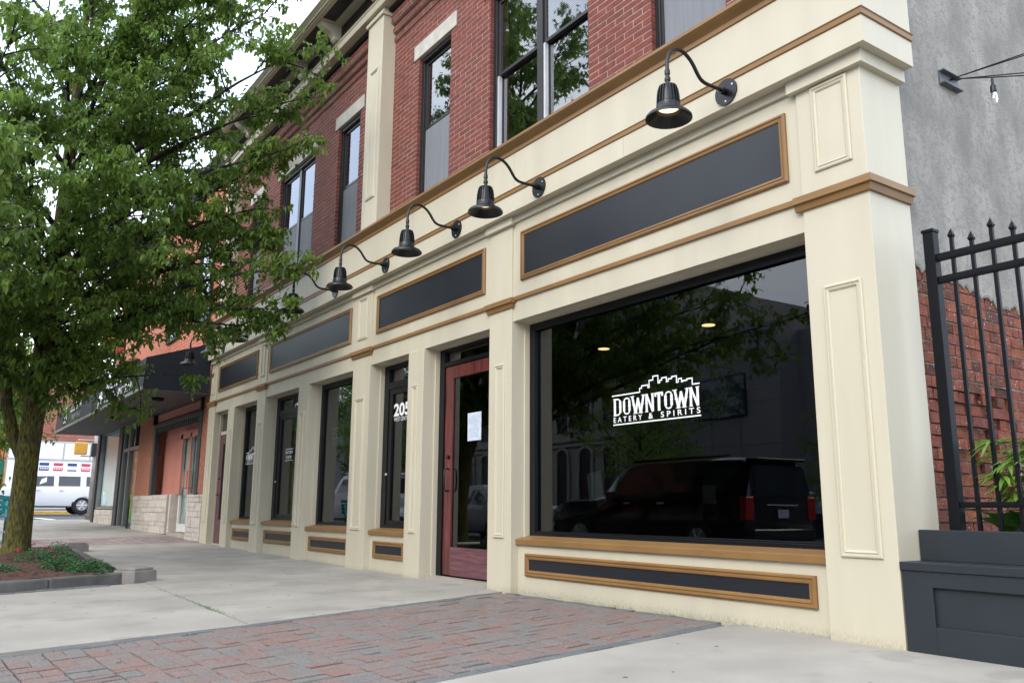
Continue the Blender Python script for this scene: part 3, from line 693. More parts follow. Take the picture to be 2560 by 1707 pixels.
while x < 0:
    m = MB().prof_x([(.03, 9.12), (-.06, 9.12), (-.10, 9.15), (-.11, 9.20), (-.16, 9.25), (-.28, 9.30), (-.36, 9.36), (-.37, 9.4095), (.03, 9.4095)], x - .09, x + .09)
    m.build('bracket', cream, bd, bevel=.01); B(x - .14, x + .14, -.37, -.13, 9.41, 9.434).build('soffit_rail', cream, bd); x += 1.62
B(cx0, -.36, .30, 9, 9.2, 9.5).build('roof', curbm, bd)
B(cx0, -.36, .60, 9, 3.3, 9.2).build('building_core', intd, bd)

# ------------------------------------------------------------------ side wall of rough brick and stucco
SX = -.03
sw_ = thing('side_wall', (SX, 2, 0), 'gray stucco side wall with bare old brick showing below', 'wall')
MB().box(SX - .3, SX - .012, .50, 12, 1.85, 9.5).box(SX - .3, SX - .012, 1.85, 12, -.1, 1.85).box(SX - .3, SX - .012, .50, .62, -.1, 1.85).box(SX - .3, SX - .055, .62, 1.85, -.1, 1.85).build('wall_core', mortarold, sw_)
def edge_z(y): return 2.66 - .10 * (y - .58) + .07 * noise.noise(Vector((y * 6, 3.3, 0))) + .05 * noise.noise(Vector((y * 19, 7, 0))) + .02 * noise.noise(Vector((y * 55, 1, 0)))
m = MB(); ys = span(.50, 12, .03); n = len(ys); th = .016
for y in ys:
    ez = edge_z(y) if y > .52 else 2.70; m.v += [(SX + th, y, 9.6), (SX + th, y, ez + .02), (SX + th - .006, y, ez), (SX - .012, y, ez)]
for k in range(n - 1):
    for j in range(3): a = k * 4 + j; m.f.append((a, a + 1, a + 5, a + 4))
m.build('stucco_coat', stucco, sw_)
cnt = 0; co = 0; z = .45; rb = MB(); cand = []
while z < 2.80:
    zc = z + .044; hdr = co % 6 == 2; y = .50 + random.uniform(-.1, 0)
    while y < 4.2:
        L = (.118 if hdr or random.random() < .28 else .236) * random.uniform(.94, 1.05); cand.append((y, y + L - .010, z + random.uniform(.002, .006), z + .080 + random.uniform(-.003, .003), random.random())); y += L
    z += .088; co += 1
for i, (y0, y1, z0, z1, rr) in enumerate(sorted(cand, key=lambda c: c[0] + (0 if c[0] < 2.4 else 100))):
    y0 = max(y0, .502)
    if y1 - y0 < .02: continue
    spall = (.95 < z0 < 1.8 and .65 < y0 < 1.8 and rr < .5)
    d = random.uniform(-.004, .004) - (random.uniform(.012, .045) if spall else 0)
    a = [random.uniform(-.003, .003) for _ in range(8)]
    xo = SX + d; q = [(xo + a[0], y0 + .002 + a[1], z0 + a[4]), (xo + a[2], y1 + a[3], z0 + a[5]), (xo + a[4], y1 + a[5], z1 + a[6]), (xo + a[6], y0 + .002 + a[7], z1 + a[0])]
    back = [(SX - .10, p[1], p[2]) for p in q]
    m = MB() if cnt < 290 and y0 < 2.6 else rb
    m.hexa([back[0], q[0], q[1], back[1]], [back[3], q[3], q[2], back[2]])
    if m is not rb: m.build('brick', brickold, sw_)
    cnt += 1
rb.build('bricks_beyond', brickold, sw_, kind='stuff')

# string light bracket on the wall
t = thing('string_light', (SX + .02, 1.3, 4.38), 'string light cable anchored to the gray stucco wall with one clear bulb', 'string light')
m = MB().box(SX + .016, SX + .028, 1.17, 1.46, 4.32, 4.44).box(SX + .028, SX + .07, 1.17, 1.46, 4.43, 4.44).box(SX + .028, SX + .07, 1.17, 1.46, 4.32, 4.33).build('bracket', M('dull_steel', (.12, .13, .14), .5, .2, 12, metal=.3), t)
an = Vector((SX + .08, 1.33, 4.40))
for dz in (.0, .014): MB().tube([(SX + .03, 1.33, 4.40), an, (.577, 1.33, 4.352 + dz), (1.6, 1.33, 4.30 + dz), (3.2, 1.33, 4.30 + dz)], .005, 5).build('cable', wire, t)
for dz in (0, .022): MB().tube([(SX + .03, 1.33, 4.395), (an.x + .03, 1.33, 4.375), (.327, 1.33, 4.278 + dz * .6), (.56, 1.33, 4.19 + dz), (1.6, 1.33, 3.90 + dz), (3.2, 1.33, 3.60)], .005, 5).build('cable', wire, t)
bc = Vector((.327, 1.33, 4.272))
MB().lathe([(.010, 0), (.010, -.05), (.022, -.07), (.024, -.12), (.018, -.125)], bc, 12, True).build('socket', lampm, t)
MB().lathe([(.016, -.125), (.024, -.155), (.026, -.18), (.018, -.215), (.004, -.23)], bc, 12, True).build('bulb', clearb, t)

# ------------------------------------------------------------------ goose-neck lamps
def make_lamp():
    t = thing('wall_lamp', (0, 0, 0), '', 'wall lamp', 'gooseneck lamps along the cream fascia')
    m = MB().disc((0, 0, 0), .115, (0, -1, 0), 28, .014)
    pl = m.build('wall_plate', lampm, t, smooth='auto')
    for a in (.5, 2.6, 4.7): MB().disc((.085 * math.cos(a), -.014, .085 * math.sin(a)), .008, (0, -1, 0), 8, .006).build('screw', silver, pl)
    MB().tube([(0, -.012, 0), (0, -.075, 0)], .030, 12).build('collar', lampm, t, smooth='auto')
    path = [(-.06, 0), (-.20, .0), (-.27, .004), (-.32, .025), (-.36, .07), (-.40, .125), (-.45, .17), (-.51, .198), (-.57, .20), (-.63, .175), (-.675, .125), (-.695, .06), (-.70, .0), (-.70, -.05)]
    pts = []
    for i in range(len(path) - 1):
        for k in range(3):
            tt = k / 3; p0 = path[max(i - 1, 0)]; p1 = path[i]; p2 = path[i + 1]; p3 = path[min(i + 2, len(path) - 1)]
            f = lambda a, b, c, d: .5 * (2 * b + (c - a) * tt + (2 * a - 5 * b + 4 * c - d) * tt * tt + (3 * b - a - 3 * c + d) * tt ** 3)
            pts.append((0, f(p0[0], p1[0], p2[0], p3[0]), f(p0[1], p1[1], p2[1], p3[1])))
    pts.append((0, path[-1][0], path[-1][1]))
    MB().tube(pts, .0155, 12).build('gooseneck', lampm, t, smooth=True)
    c = (0, -.70, 0)
    MB().lathe([(.019, -.02), (.022, -.025), (.022, -.06), (.017, -.065), (.017, -.085), (.024, -.09), (.024, -.115), (.018, -.12), (.018, -.155)], c, 14, True).build('swivel_joint', lampm, t, smooth='auto')
    h = MB().lathe([(.018, -.150), (.050, -.155), (.062, -.175), (.072, -.22), (.078, -.27), (.082, -.315), (.094, -.318), (.096, -.355), (.098, -.358), (.102, -.372), (.130, -.388), (.165, -.405), (.182, -.425), (.184, -.440), (.178, -.441), (.150, -.415), (.095, -.375), (.088, -.33), (.02, -.32)], c, 32).build('lamp_head', lampm, t, smooth='auto')
    f = MB()
    for k in range(20):
        a = 2 * PI * k / 20; ca, sa = math.cos(a), math.sin(a); nx, ny = -sa * .0035, ca * .0035
        pr_ = [(.05, -.156), (.070, -.162), (.083, -.20), (.090, -.25), (.094, -.31), (.07, -.312)]
        i = len(f.v)
        for sgn in (-1, 1): f.v += [(r * ca + nx * sgn, c[1] + r * sa + ny * sgn, z_) for r, z_ in pr_]
        n_ = len(pr_); f.f += [tuple(range(i, i + n_)), tuple(range(i + 2 * n_ - 1, i + n_ - 1, -1))] + [(i + q, i + (q + 1) % n_, i + n_ + (q + 1) % n_, i + n_ + q) for q in range(n_)]
    f.build('cooling_fins', lampm, t)
    MB().lathe([(.0001, -.352), (.080, -.352), (.080, -.345), (.0001, -.340)], c, 24).build('lens', bulbm, t)
    MB().lathe([(.082, -.335), (.090, -.366), (.150, -.411), (.176, -.4375)], (0, -.70, -.0015), 28).build('shade_lining', lampin, t, smooth=True)
    return t
def copy_tree(o, parent=None):
    c = o.copy(); COL.objects.link(c)
    if parent: c.parent = parent
    for ch in list(o.children): copy_tree(ch, c)
    return c
LX = [(-1.134, 'black gooseneck lamp nearest the building corner, above the widest sign panel, seen lit from below'),
      (-3.772, 'second black gooseneck lamp from the corner, in front of the big double window sill'),
      (-5.506, 'third gooseneck lamp from the corner, above the sign panel over the red door'),
      (-7.485, 'fourth gooseneck lamp from the corner, just below the cream upper pilaster'),
      (-9.294, 'fifth gooseneck lamp from the corner, beside the tips of the tree branches'),
      (-12.149, 'sixth gooseneck lamp from the corner, mostly hidden among the tree leaves'),
      (-13.80, 'seventh gooseneck lamp from the corner, head just right of the dark canopy'),
      (-15.42, 'farthest gooseneck lamp, hanging in front of the end of the dark canopy')]
lamp0 = make_lamp()
for i, (x, lb) in enumerate(LX):
    t = lamp0 if i == 0 else copy_tree(lamp0)
    t.location = (x, -.121, 4.33 if i < 5 else 4.32); t['label'] = lb

# ------------------------------------------------------------------ planter bench, fence and plants at the right
t = thing('planter_bench', (1.5, .12, 0), 'slate blue wooden planter box with a built-in bench seat', 'planter')
bz = gz(0, 0) - .03
B(.012, 4.2, .028, .06, bz, .503).build('inner_panel', benchm, t)
o = MB().box(.012, .21, .0, .028, bz, .503).box(.21, 4.2, .0, .028, bz, .165).box(.21, 4.2, .0, .028, .405, .503).box(1.9, 2.0, .0, .028, .165, .405).build('front_frame', benchm, t, bevel=.003)
B(.006, 4.2, -.012, .25, .503, .556).build('seat', benchm, t, bevel=.004)
B(.006, 4.2, .25, .29, .556, .757).build('backboard', benchm, t, bevel=.004)
B(.0, .012, .06, .25, bz, .503).build('end_board', benchm, t)
B(.0, 4.2, 1.5, 1.54, bz, .757).build('rear_board', benchm, t)
m = MB()
for i in range(22):
    for j in range(8):
        x, y = .0 + i * .2, .29 + j * .155; m.quad(*[(a, b, .70 + .03 * noise.noise(Vector((a * 4, b * 4, 0)))) for a, b in ((x, y), (x + .2, y), (x + .2, y + .155), (x, y + .155))])
m.build('soil', mulch, t)
fn = thing('iron_fence', (1.2, .35, .7), 'black metal picket fence with spear points behind the slate planter', 'fence')
FY = .35
for px in (.188, 2.6):
    p = B(px, px + .075, FY - .0375, FY + .0375, .66, 2.81).build('post', fencem, fn, bevel=.003)
    B(px - .006, px + .081, FY - .044, FY + .044, 2.81, 2.832).build('post_cap', fencem, p, bevel=.003)
for za, zb in ((2.595, 2.645), (2.435, 2.482), (.902, .940)):
    MB().box(.263, 2.6, FY - .0185, FY + .0185, za, zb).box(.263, 2.6, FY - .021, FY - .0186, za + .01, zb - .010).build('rail', fencem, fn, bevel=.002)
pk = MB().box(-.0115, .0115, -.0115, .0115, -1.98, .0).v and None
def picket(h):
    m = MB().box(-.0115, .0115, -.0115, .0115, -2.0 , 0)
    i = len(m.v); r = .0195
    m.v += [(-.0115, -.0115, 0), (.0115, -.0115, 0), (.0115, .0115, 0), (-.0115, .0115, 0), (-r, -r, .018), (r, -r, .018), (r, r, .018), (-r, r, .018), (0, 0, .072)]
    m.f += [(i + k, i + (k + 1) % 4, i + 4 + (k + 1) % 4, i + 4 + k) for k in range(4)] + [(i + 4 + k, i + 4 + (k + 1) % 4, i + 8) for k in range(4)]
    me = bpy.data.meshes.new('picket'); me.from_pydata(m.v, [], m.f); me.materials.append(fencem); return me
pkm = picket(0); x = .371; k = 0
hs = [2.738, 2.682, 2.738, 2.682]
while x < 2.58:
    ob = part('picket', pkm, fn); ob.location = Vector((x, FY, hs[k % 4])) - fn.location; x += .1335; k += 1

def leafblade(m, base, dirv, up, L, W, droop=.25, n=3):
    # a pointed blade folded along its midrib
    d = Vector(dirv).normalized(); s = d.cross(Vector(up)); s = s.normalized() if s.length > 1e-5 else d.orthogonal().normalized(); u = s.cross(d)
    prev = None; i0 = len(m.v); b = Vector(base)
    for k in range(n + 1):
        t_ = k / n; w = W * math.sin(PI * min(.999, t_ * .92 + .06)) ** .8 * .5 if k < n else 0.0008
        c = b + d * (L * t_) - Vector((0, 0, 1)) * (droop * L * t_ * t_)
        m.v += [tuple(c - s * w + u * w * .35), tuple(c), tuple(c + s * w + u * w * .35)]
    for k in range(n):
        a = i0 + 3 * k; m.f += [(a, a + 1, a + 4, a + 3), (a + 1, a + 2, a + 5, a + 4)]
random.seed(21)
def bamboo(x, y, z, h, nst, label):
    t = thing('bamboo_plant', (x, y, z), label, 'plant')
    for s_ in range(nst):
        st = MB(); lv = MB(); a = random.uniform(0, 2 * PI); lean = random.uniform(.08, .22); hh = h * random.uniform(.8, 1.05)
        pts = [Vector((x + lean * math.cos(a) * (k / 5) ** 1.6, y + lean * math.sin(a) * (k / 5) ** 1.6, z + hh * k / 5)) for k in range(6)]
        st.tube(pts, [.006, .006, .005, .004, .003, .002], 5)
        for k in range(2, 6):
            for q in range(3):
                a2 = random.uniform(0, 2 * PI); br = pts[k] + Vector((math.cos(a2), math.sin(a2), .4)) * random.uniform(.05, .13); st.tube([pts[k], br], .002, 4)
                for w in range(5):
                    a3 = a2 + random.uniform(-1.3, 1.3); leafblade(lv, br, (math.cos(a3), math.sin(a3), random.uniform(-.3, .35)), (0, 0, 1), random.uniform(.14, .22), random.uniform(.022, .032), .35)
        st.build('stem', twigm, t); lv.build('leaves', bamboom, t)
bamboo(.56, .58, .72, .62, 6, 'light green bamboo-like plant with narrow leaves behind the picket fence')
def hostap(x, y, z, n, L, label):
    t = thing('hosta_plant', (x, y, z), label, 'plant')
    for k in range(n):
        a = 2 * PI * k / n + random.uniform(-.3, .3); m = MB()
        leafblade(m, (x, y, z), (math.cos(a), math.sin(a), random.uniform(1.0, 2.2)), (0, 0, 1), L * random.uniform(.8, 1.15), L * .36, .45, 6); m.build('leaf', hosta, t, smooth=True)
hostap(.44, .58, .71, 14, .36, 'broad-leaved hosta low behind the middle fence pickets'); hostap(.62, .56, .70, 12, .36, 'broad-leaved hosta low behind the right-hand fence pickets')
m = MB()
for k in range(900):
    x = random.uniform(.14, 1.6); y = random.uniform(.30, .55); 
    if .30 < x < .52 and random.random() < .6: continue
    a = random.uniform(0, 2 * PI); leafblade(m, (x, y, .70 + random.uniform(0, .06)), (math.cos(a), math.sin(a), random.uniform(.1, .9)), (0, 0, 1), .02, .016, .1, 1)
tag(m.build('sedum_cover', sedum), 'purple-green ground cover spilling along the planter edge', 'ground cover')['kind'] = 'stuff'

# ------------------------------------------------------------------ street planting bed
BZ = .075
bed = [(-7.52, -5.6), (-8.06, -3.24), (-14.95, -2.86), (-14.95, -5.6)]
st = struct(MB().box(-14.9, -8.35, -5.6, -2.9, -.1, .02).build('planting_bed_base', mulch))
m = MB(); NX, NY = 90, 40
for i in range(NX + 1):
    for j in range(NY + 1):
        u, v = i / NX, j / NY; xa = -7.62 - .50 * v; x = xa + (-14.85 - xa) * u; ya = -5.6; yb = -3.32 + .4 * u; y = ya + (yb - ya) * v
        m.v.append((x, y, gz(x, y) + .105 + .035 * noise.noise(Vector((x * 3, y * 3, 1))) + .02 * noise.noise(Vector((x * 17, y * 17, 1))) + .05 * math.exp(-((x + 12.8) ** 2 + (y + 3.8) ** 2) / .5)))
for i in range(NX):
    for j in range(NY): a = i * (NY + 1) + j; m.f.append((a, a + 1, a + NY + 2, a + NY + 1))
o = m.build('mulch', mulch); o['kind'] = 'stuff'
kb = thing('bed_kerb', (-9, -4, 0), 'low weathered concrete kerb edging the mulched planting bed', 'kerb')
def kseg(p, q, w, h, z0=-.08):
    a, b = Vector((p[0], p[1], 0)), Vector((q[0], q[1], 0)); d = (b - a).normalized(); nrm = Vector((-d.y, d.x, 0)) * w; e = d * .004
    f = lambda v, z_: (v.x, v.y, gz(v.x, v.y) + z_)
    a, b = a + e, b - e
    nt = nrm * .9
    return MB().hexa([f(a, z0), f(b, z0), f(b + nrm, z0), f(a + nrm, z0)], [f(a + nrm * .12, h), f(b + nrm * .12, h), f(b + nt, h), f(a + nt, h)])
ks = [(-7.36, -5.6), (-7.56, -4.75), (-7.80, -3.98), (-8.24, -2.98)]
for a, b in zip(ks, ks[1:]): kseg(a, b, .17, .115).build('kerb_stone', curbm, kb, bevel=.02)
kr = [(-8.25, -3.05), (-10.5, -2.98), (-12.75, -2.80), (-14.9, -2.70)]
for a, b in zip(kr, kr[1:]): kseg(b, a, -.15, .07).build('kerb_stone', curbm, kb, bevel=.02)
# row of flat pavers at the foot of the kerb
for k in range(11):
    t0 = k / 11; x = -7.30 - .62 * t0; y = -5.5 + 2.15 * t0; q = [(x - .02, y), (x + .13, y), (x + .10, y + .185), (x - .08, y + .185)]
    m = MB().hexa([(a, b, gz(a, b) - .02) for a, b in q], [(a, b, gz(a, b) + .006 + random.uniform(-.004, .004)) for a, b in q]); m.build('edge_paver', paverg, kb)
def block(cx, cy, w, rot, label):
    t = thing('stone_block', (cx, cy, gz(cx, cy)), label, 'stone block', 'cast stone blocks at the bed corners')
    z0 = gz(cx, cy) - .03
    def rb(s, za, zb, s2=None):
        s2 = s2 or s; R_ = lambda x, y: (cx + x * math.cos(rot) - y * math.sin(rot), cy + x * math.sin(rot) + y * math.cos(rot))
        return MB().hexa([R_(-s, -s) + (za,), R_(s, -s) + (za,), R_(s, s) + (za,), R_(-s, s) + (za,)], [R_(-s2, -s2) + (zb,), R_(s2, -s2) + (zb,), R_(s2, s2) + (zb,), R_(-s2, s2) + (zb,)])
    rb(w / 2, z0, z0 + .165, w / 2 - .006).build('body', blockm, t, bevel=.012); rb(w / 2 - .035, z0 + .165, z0 + .195).build('cap', blockm, t, bevel=.008); rb(w / 2 - .05, z0 + .195, z0 + .212, w / 2 - .12).build('cap_slope', blockm, t)
block(-8.25, -3.00, .36, math.radians(32), 'gray cast stone block at the near corner of the planting bed')
block(-14.98, -2.72, .40, math.radians(0), 'gray cast stone block at the far corner of the planting bed')
random.seed(5)
gl = MB()
def gcover(cx, cy, rx, ry, n, h, s0=.035):
    for _ in range(n):
        a = random.uniform(0, 2 * PI); r = math.sqrt(random.random()); x = cx + rx * r * math.cos(a); y = cy + ry * r * math.sin(a)
        if not (-14.7 < x < -8.0 and y < -3.12 + .02): continue
        z = gz(x, y) + .10 + h * (1 - r * r) * random.random() ** .5; b = random.uniform(0, 2 * PI)
        leafblade(gl, (x, y, z), (math.cos(b), math.sin(b), random.uniform(-.1, .8)), (0, 0, 1), s0 * random.uniform(.8, 1.5), s0 * .7, .3, 2)
gcover(-8.75, -3.42, .45, .28, 1000, .16, .042); gcover(-9.7, -3.62, .55, .26, 1000, .15, .042); gcover(-9.5, -4.35, .45, .22, 420, .09, .042); gcover(-10.9, -3.5, .9, .25, 1300, .24); gcover(-11.3, -3.75, .7, .3, 900, .2); gcover(-12.0, -3.4, 1.0, .25, 700, .24); gcover(-12.2, -4.9, .5, .5, 900, .2); gcover(-10.6, -4.5, .35, .25, 400, .12, .04); gcover(-13.6, -4.5, 1.0, .5, 600, .2)
o = gl.build('bed_foliage', leaf2); o['kind'] = 'stuff'
flowers = [(-10.6, -3.52, .20, 0, 'pink flower head nearest the far stone block'), (-11.0, -3.62, .22, 0, 'pink flower head right of the trunk, middle one of the pink cluster'), (-11.25, -3.66, .24, 0, 'pink flower head right of the trunk beside another of its kind'), (-11.6, -3.80, .28, 0, 'tallest pink flower just right of the tree trunk'), (-11.45, -4.0, .22, 0, 'low pink flower close to the foot of the trunk'),
           (-10.4, -3.62, .16, 0, 'small dark pink flower low among the green leaves'), (-12.0, -4.62, .18, 1, 'deep red flower just left of the tree trunk foot'), (-12.4, -4.75, .20, 0, 'pale pink flower at the left edge beside the bench foot')]
for x, y, h, rd, lb in flowers:
    t = thing('geranium_flower', (x, y, .12), lb, 'flower', 'flowers in the street bed'); z = gz(x, y) + h + .04
    MB().tube([(x, y, .1), (x + .01, y, z)], .004, 5).build('stem', leaf2, t); m = MB()
    for k in range(16):
        a = random.uniform(0, 2 * PI); e = random.uniform(-.1, .9); leafblade(m, (x, y, z), (math.cos(a), math.sin(a), e), (0, 0, 1), .052, .042, .3, 2)
    m.build('bloom', redm if rd else pinkm, t)

# ------------------------------------------------------------------ trees
random.seed(11)
def taper_path(a, b, n, sag, wob):
    a, b = Vector(a), Vector(b); out = []
    side = Vector((random.uniform(-1, 1), random.uniform(-1, 1), random.uniform(-.4, .4)))
    for k in range(n + 1):
        t_ = k / n; p = a.lerp(b, t_) + Vector((0, 0, sag * math.sin(PI * t_))) + side * wob * math.sin(PI * t_) * (1 + .6 * math.sin(5 * t_)); out.append(p)
    return out
def pear_leaf(lv, p, L):
    a = random.uniform(0, 2 * PI); d = Vector((math.cos(a) * random.uniform(.3, 1), math.sin(a) * random.uniform(.3, 1), random.uniform(-1.5, -.05)))
    leaf_one(lv, p, d, L)
def leaf_one(m, p, d, L):
    d = d.normalized(); s = d.cross(Vector((random.uniform(-.5, .5), random.uniform(-.5, .5), 1))).normalized(); u = s.cross(d); w = L * random.uniform(.21, .28)
    i = len(m.v); b = p + d * L * .28; q = p + d * L * .42; r = p + d * L * .78 - Vector((0, 0, L * .05)); tp = p + d * L * 1.06 - Vector((0, 0, L * .16)); f = .30
    m.v += [tuple(b), tuple(q - s * w + u * w * f), tuple(q), tuple(q + s * w + u * w * f), tuple(r - s * w * .62 + u * w * f * .6), tuple(r + s * w * .62 + u * w * f * .6), tuple(tp)]
    m.f += [(i, i + 2, i + 1), (i, i + 3, i + 2), (i + 1, i + 2, i + 6, i + 4), (i + 2, i + 3, i + 5, i + 6)]
gaps = [(Vector((-9.9, -1.5, 8.05)), .45), (Vector((-9.3, -1.2, 8.3)), .3), (Vector((-10.75, -2.7, 6.35)), .38), (Vector((-10.2, -2.9, 5.0)), .30)]
def clear(p): return all((p - g).length > r for g, r in gaps)
def make_tree(label, limbs, trunk, dens, group, single=260, lsize=.112):
    t = thing('pear_tree', tuple(trunk[0][0]), label, 'tree', group)
    for k, (path, rad) in enumerate(trunkpaths(trunk)): MB().tube(path, rad, 16).build('trunk' if k == 0 else 'limb', bark, t, smooth=True)
    bm_, tw, lv = MB(), MB(), MB(); singles = []
    for (a, b, r, nb_) in limbs:
        L = (Vector(b) - Vector(a)).length; pts = taper_path(a, b, 9, .05 * L, .05 * L)
        bm_.tube(pts, [max(.006, r * (1 - .88 * k / 9)) for k in range(10)], 7)
        for k in range(nb_):
            t_ = random.uniform(.22, 1.0) if k else 1.0; i_ = min(8, int(t_ * 9)); p0 = pts[i_].lerp(pts[i_ + 1], t_ * 9 - i_) if t_ < 1 else pts[9]
            dr = (pts[i_ + 1] - pts[i_]).normalized(); rnd = Vector((random.gauss(0, 1), random.gauss(0, 1), random.gauss(.15, .7))).normalized()
            d = (dr * (.9 if k else 2.5) + rnd * 1.0).normalized(); bl = random.uniform(.45, 1.0) * (1.15 - .5 * t_) * min(1.5, .5 + L * .22)
            p1 = p0 + d * bl; sp = taper_path(p0, p1, 4, .04, .05); bm_.tube(sp, [.014, .011, .008, .006, .004], 5)
            for q in range(int(9 * dens)):
                tt = random.uniform(.15, 1); ii = min(3, int(tt * 4)); s0 = sp[ii].lerp(sp[ii + 1], tt * 4 - ii) if tt < 1 else sp[4]
                d2 = (d * .8 + Vector((random.gauss(0, 1), random.gauss(0, 1), random.gauss(0, .5))).normalized()).normalized(); tl = random.uniform(.14, .38); s1 = s0 + d2 * tl - Vector((0, 0, .03))
                if not clear(s1): continue
                tw.tube([s0, s0.lerp(s1, .5) + Vector((0, 0, .015)), s1], [.004, .003, .0015], 3, cap=False)
                for w in range(11):
                    pp = s0.lerp(s1, random.uniform(.2, 1.05)) + Vector((random.uniform(-.03, .03),) * 3)
                    if not clear(pp) or (pp.y > -.42 and pp.z < 5.3) or pp.y > -.15: continue
                    if inframe(pp, .99, .99) and math.dist(pp, CAM) < 10.6 and len(singles) < single and random.random() < .5:
                        m = MB(); pear_leaf(m, pp, lsize * random.uniform(.8, 1.15)); singles.append(m)
                    else: pear_leaf(lv, pp, lsize * random.uniform(.75, 1.15))
    lb_ = bm_.build('branches', limbm, t, smooth=True, kind='stuff'); tw.build('twigs', twigm, lb_, kind='stuff')
    cr_ = lv.build('crown', leafm, t, kind='stuff')
    for m in singles: m.build('leaf', leafm, cr_)
    return t
def trunkpaths(tr): return [([Vector(p) for p, r in tr], [r for p, r in tr])] + EXTRA
base = Vector((-12.78, -3.83, .02))
TR = [((-12.84, -3.90, -.05), .30), ((-12.84, -3.90, .12), .235), ((-12.83, -3.89, .35), .198), ((-12.80, -3.89, .9), .182), ((-12.70, -3.90, 1.7), .172), ((-12.54, -3.89, 2.5), .165), ((-12.40, -3.86, 3.3), .165), ((-12.22, -3.86, 4.3), .14), ((-11.98, -3.86, 5.3), .12), ((-11.75, -3.88, 6.3), .10), ((-11.55, -3.9, 7.4), .08), ((-11.5, -3.9, 8.8), .05), ((-11.5, -3.8, 10.4), .035), ((-11.4, -3.7, 13.5), .015)]
EXTRA = [([Vector(p) for p in ((-12.76, -3.93, 1.5), (-12.84, -4.10, 1.95), (-12.82, -4.27, 2.5), (-12.74, -4.42, 3.4), (-12.55, -4.75, 4.8), (-12.3, -5.2, 6.5), (-12.2, -5.5, 8.2))], [.07, .095, .095, .09, .075, .055, .02])]
L = []
def lm(a, b, r, n): L.append((a, b, r, n))
T0 = lambda z: next((Vector(TR[k][0]).lerp(Vector(TR[k + 1][0]), (z - TR[k][0][2]) / (TR[k + 1][0][2] - TR[k][0][2])) for k in range(len(TR) - 1) if TR[k + 1][0][2] >= z), Vector(TR[-1][0]))
# limbs reaching over the pavement towards the shopfront
for z0, tip, r, n in [(2.5, (-11.2, -2.25, 3.0), .05, 7), (3.2, (-10.3, -2.4, 4.05), .06, 15), (3.5, (-10.2, -1.7, 4.05), .06, 14), (3.4, (-9.6, -1.15, 3.95), .05, 8), (3.6, (-10.5, -1.3, 3.8), .05, 12), (3.8, (-9.3, -1.15, 4.5), .06, 10), (4.1, (-9.9, -1.3, 5.0), .06, 15), (4.2, (-10.0, -1.5, 5.6), .07, 17),
                      (4.6, (-9.5, -1.4, 6.2), .07, 17), (4.9, (-8.8, -1.25, 6.3), .06, 9), (5.2, (-9.8, -1.8, 7.0), .06, 18), (5.4, (-9.2, -1.3, 7.2), .06, 11), (5.9, (-8.4, -1.45, 7.6), .06, 12), (6.2, (-10.3, -2.2, 8.2), .05, 16), (6.8, (-9.9, -1.9, 9.5), .05, 16),
                      (7.4, (-10.6, -2.0, 10.2), .05, 14), (4.4, (-10.9, -1.7, 4.9), .05, 14), (5.0, (-11.6, -1.5, 5.9), .05, 14), (6.0, (-11.9, -1.6, 7.4), .05, 14), (3.7, (-12.2, -2.0, 4.3), .05, 12), (7.0, (-12.2, -1.8, 9.3), .05, 12)]: lm(T0(z0), tip, r, n)
# limbs towards the camera side and the street
for z0, tip, r, n in [(3.1, (-10.2, -3.6, 3.5), .05, 13), (3.3, (-9.6, -4.2, 3.9), .055, 18), (3.6, (-9.0, -3.2, 4.4), .055, 20), (4.0, (-8.9, -3.9, 5.2), .055, 20), (4.4, (-9.3, -2.8, 5.4), .055, 20), (4.7, (-9.3, -4.6, 6.1), .055, 18), (5.2, (-9.3, -3.3, 6.9), .055, 20), (5.7, (-9.6, -2.6, 7.6), .055, 18),
                      (6.1, (-9.8, -4.3, 7.6), .05, 16), (6.6, (-9.9, -3.3, 8.7), .05, 16), (7.2, (-10.3, -4.0, 9.8), .05, 14), (8.0, (-11.0, -3.2, 10.9), .04, 14), (3.8, (-10.9, -5.4, 4.4), .055, 16), (4.5, (-10.6, -5.9, 5.6), .055, 16), (5.3, (-10.9, -5.9, 7.0), .05, 16), (6.3, (-11.2, -5.6, 8.6), .05, 14)]: lm(T0(z0), tip, r, n)
for z0, tip, r, n in [(3.2, (-14.2, -3.2, 3.7), .05, 12), (3.9, (-15.0, -4.2, 4.8), .05, 14), (4.6, (-14.8, -2.6, 5.8), .05, 12), (5.2, (-14.6, -5.0, 6.9), .05, 12), (6.2, (-14.0, -3.2, 8.0), .05, 12), (7.2, (-13.2, -4.4, 9.5), .05, 10), (4.2, (-12.9, -6.3, 4.9), .05, 14), (5.0, (-12.6, -6.8, 6.4), .05, 12)]: lm(T0(z0), tip, r, n)
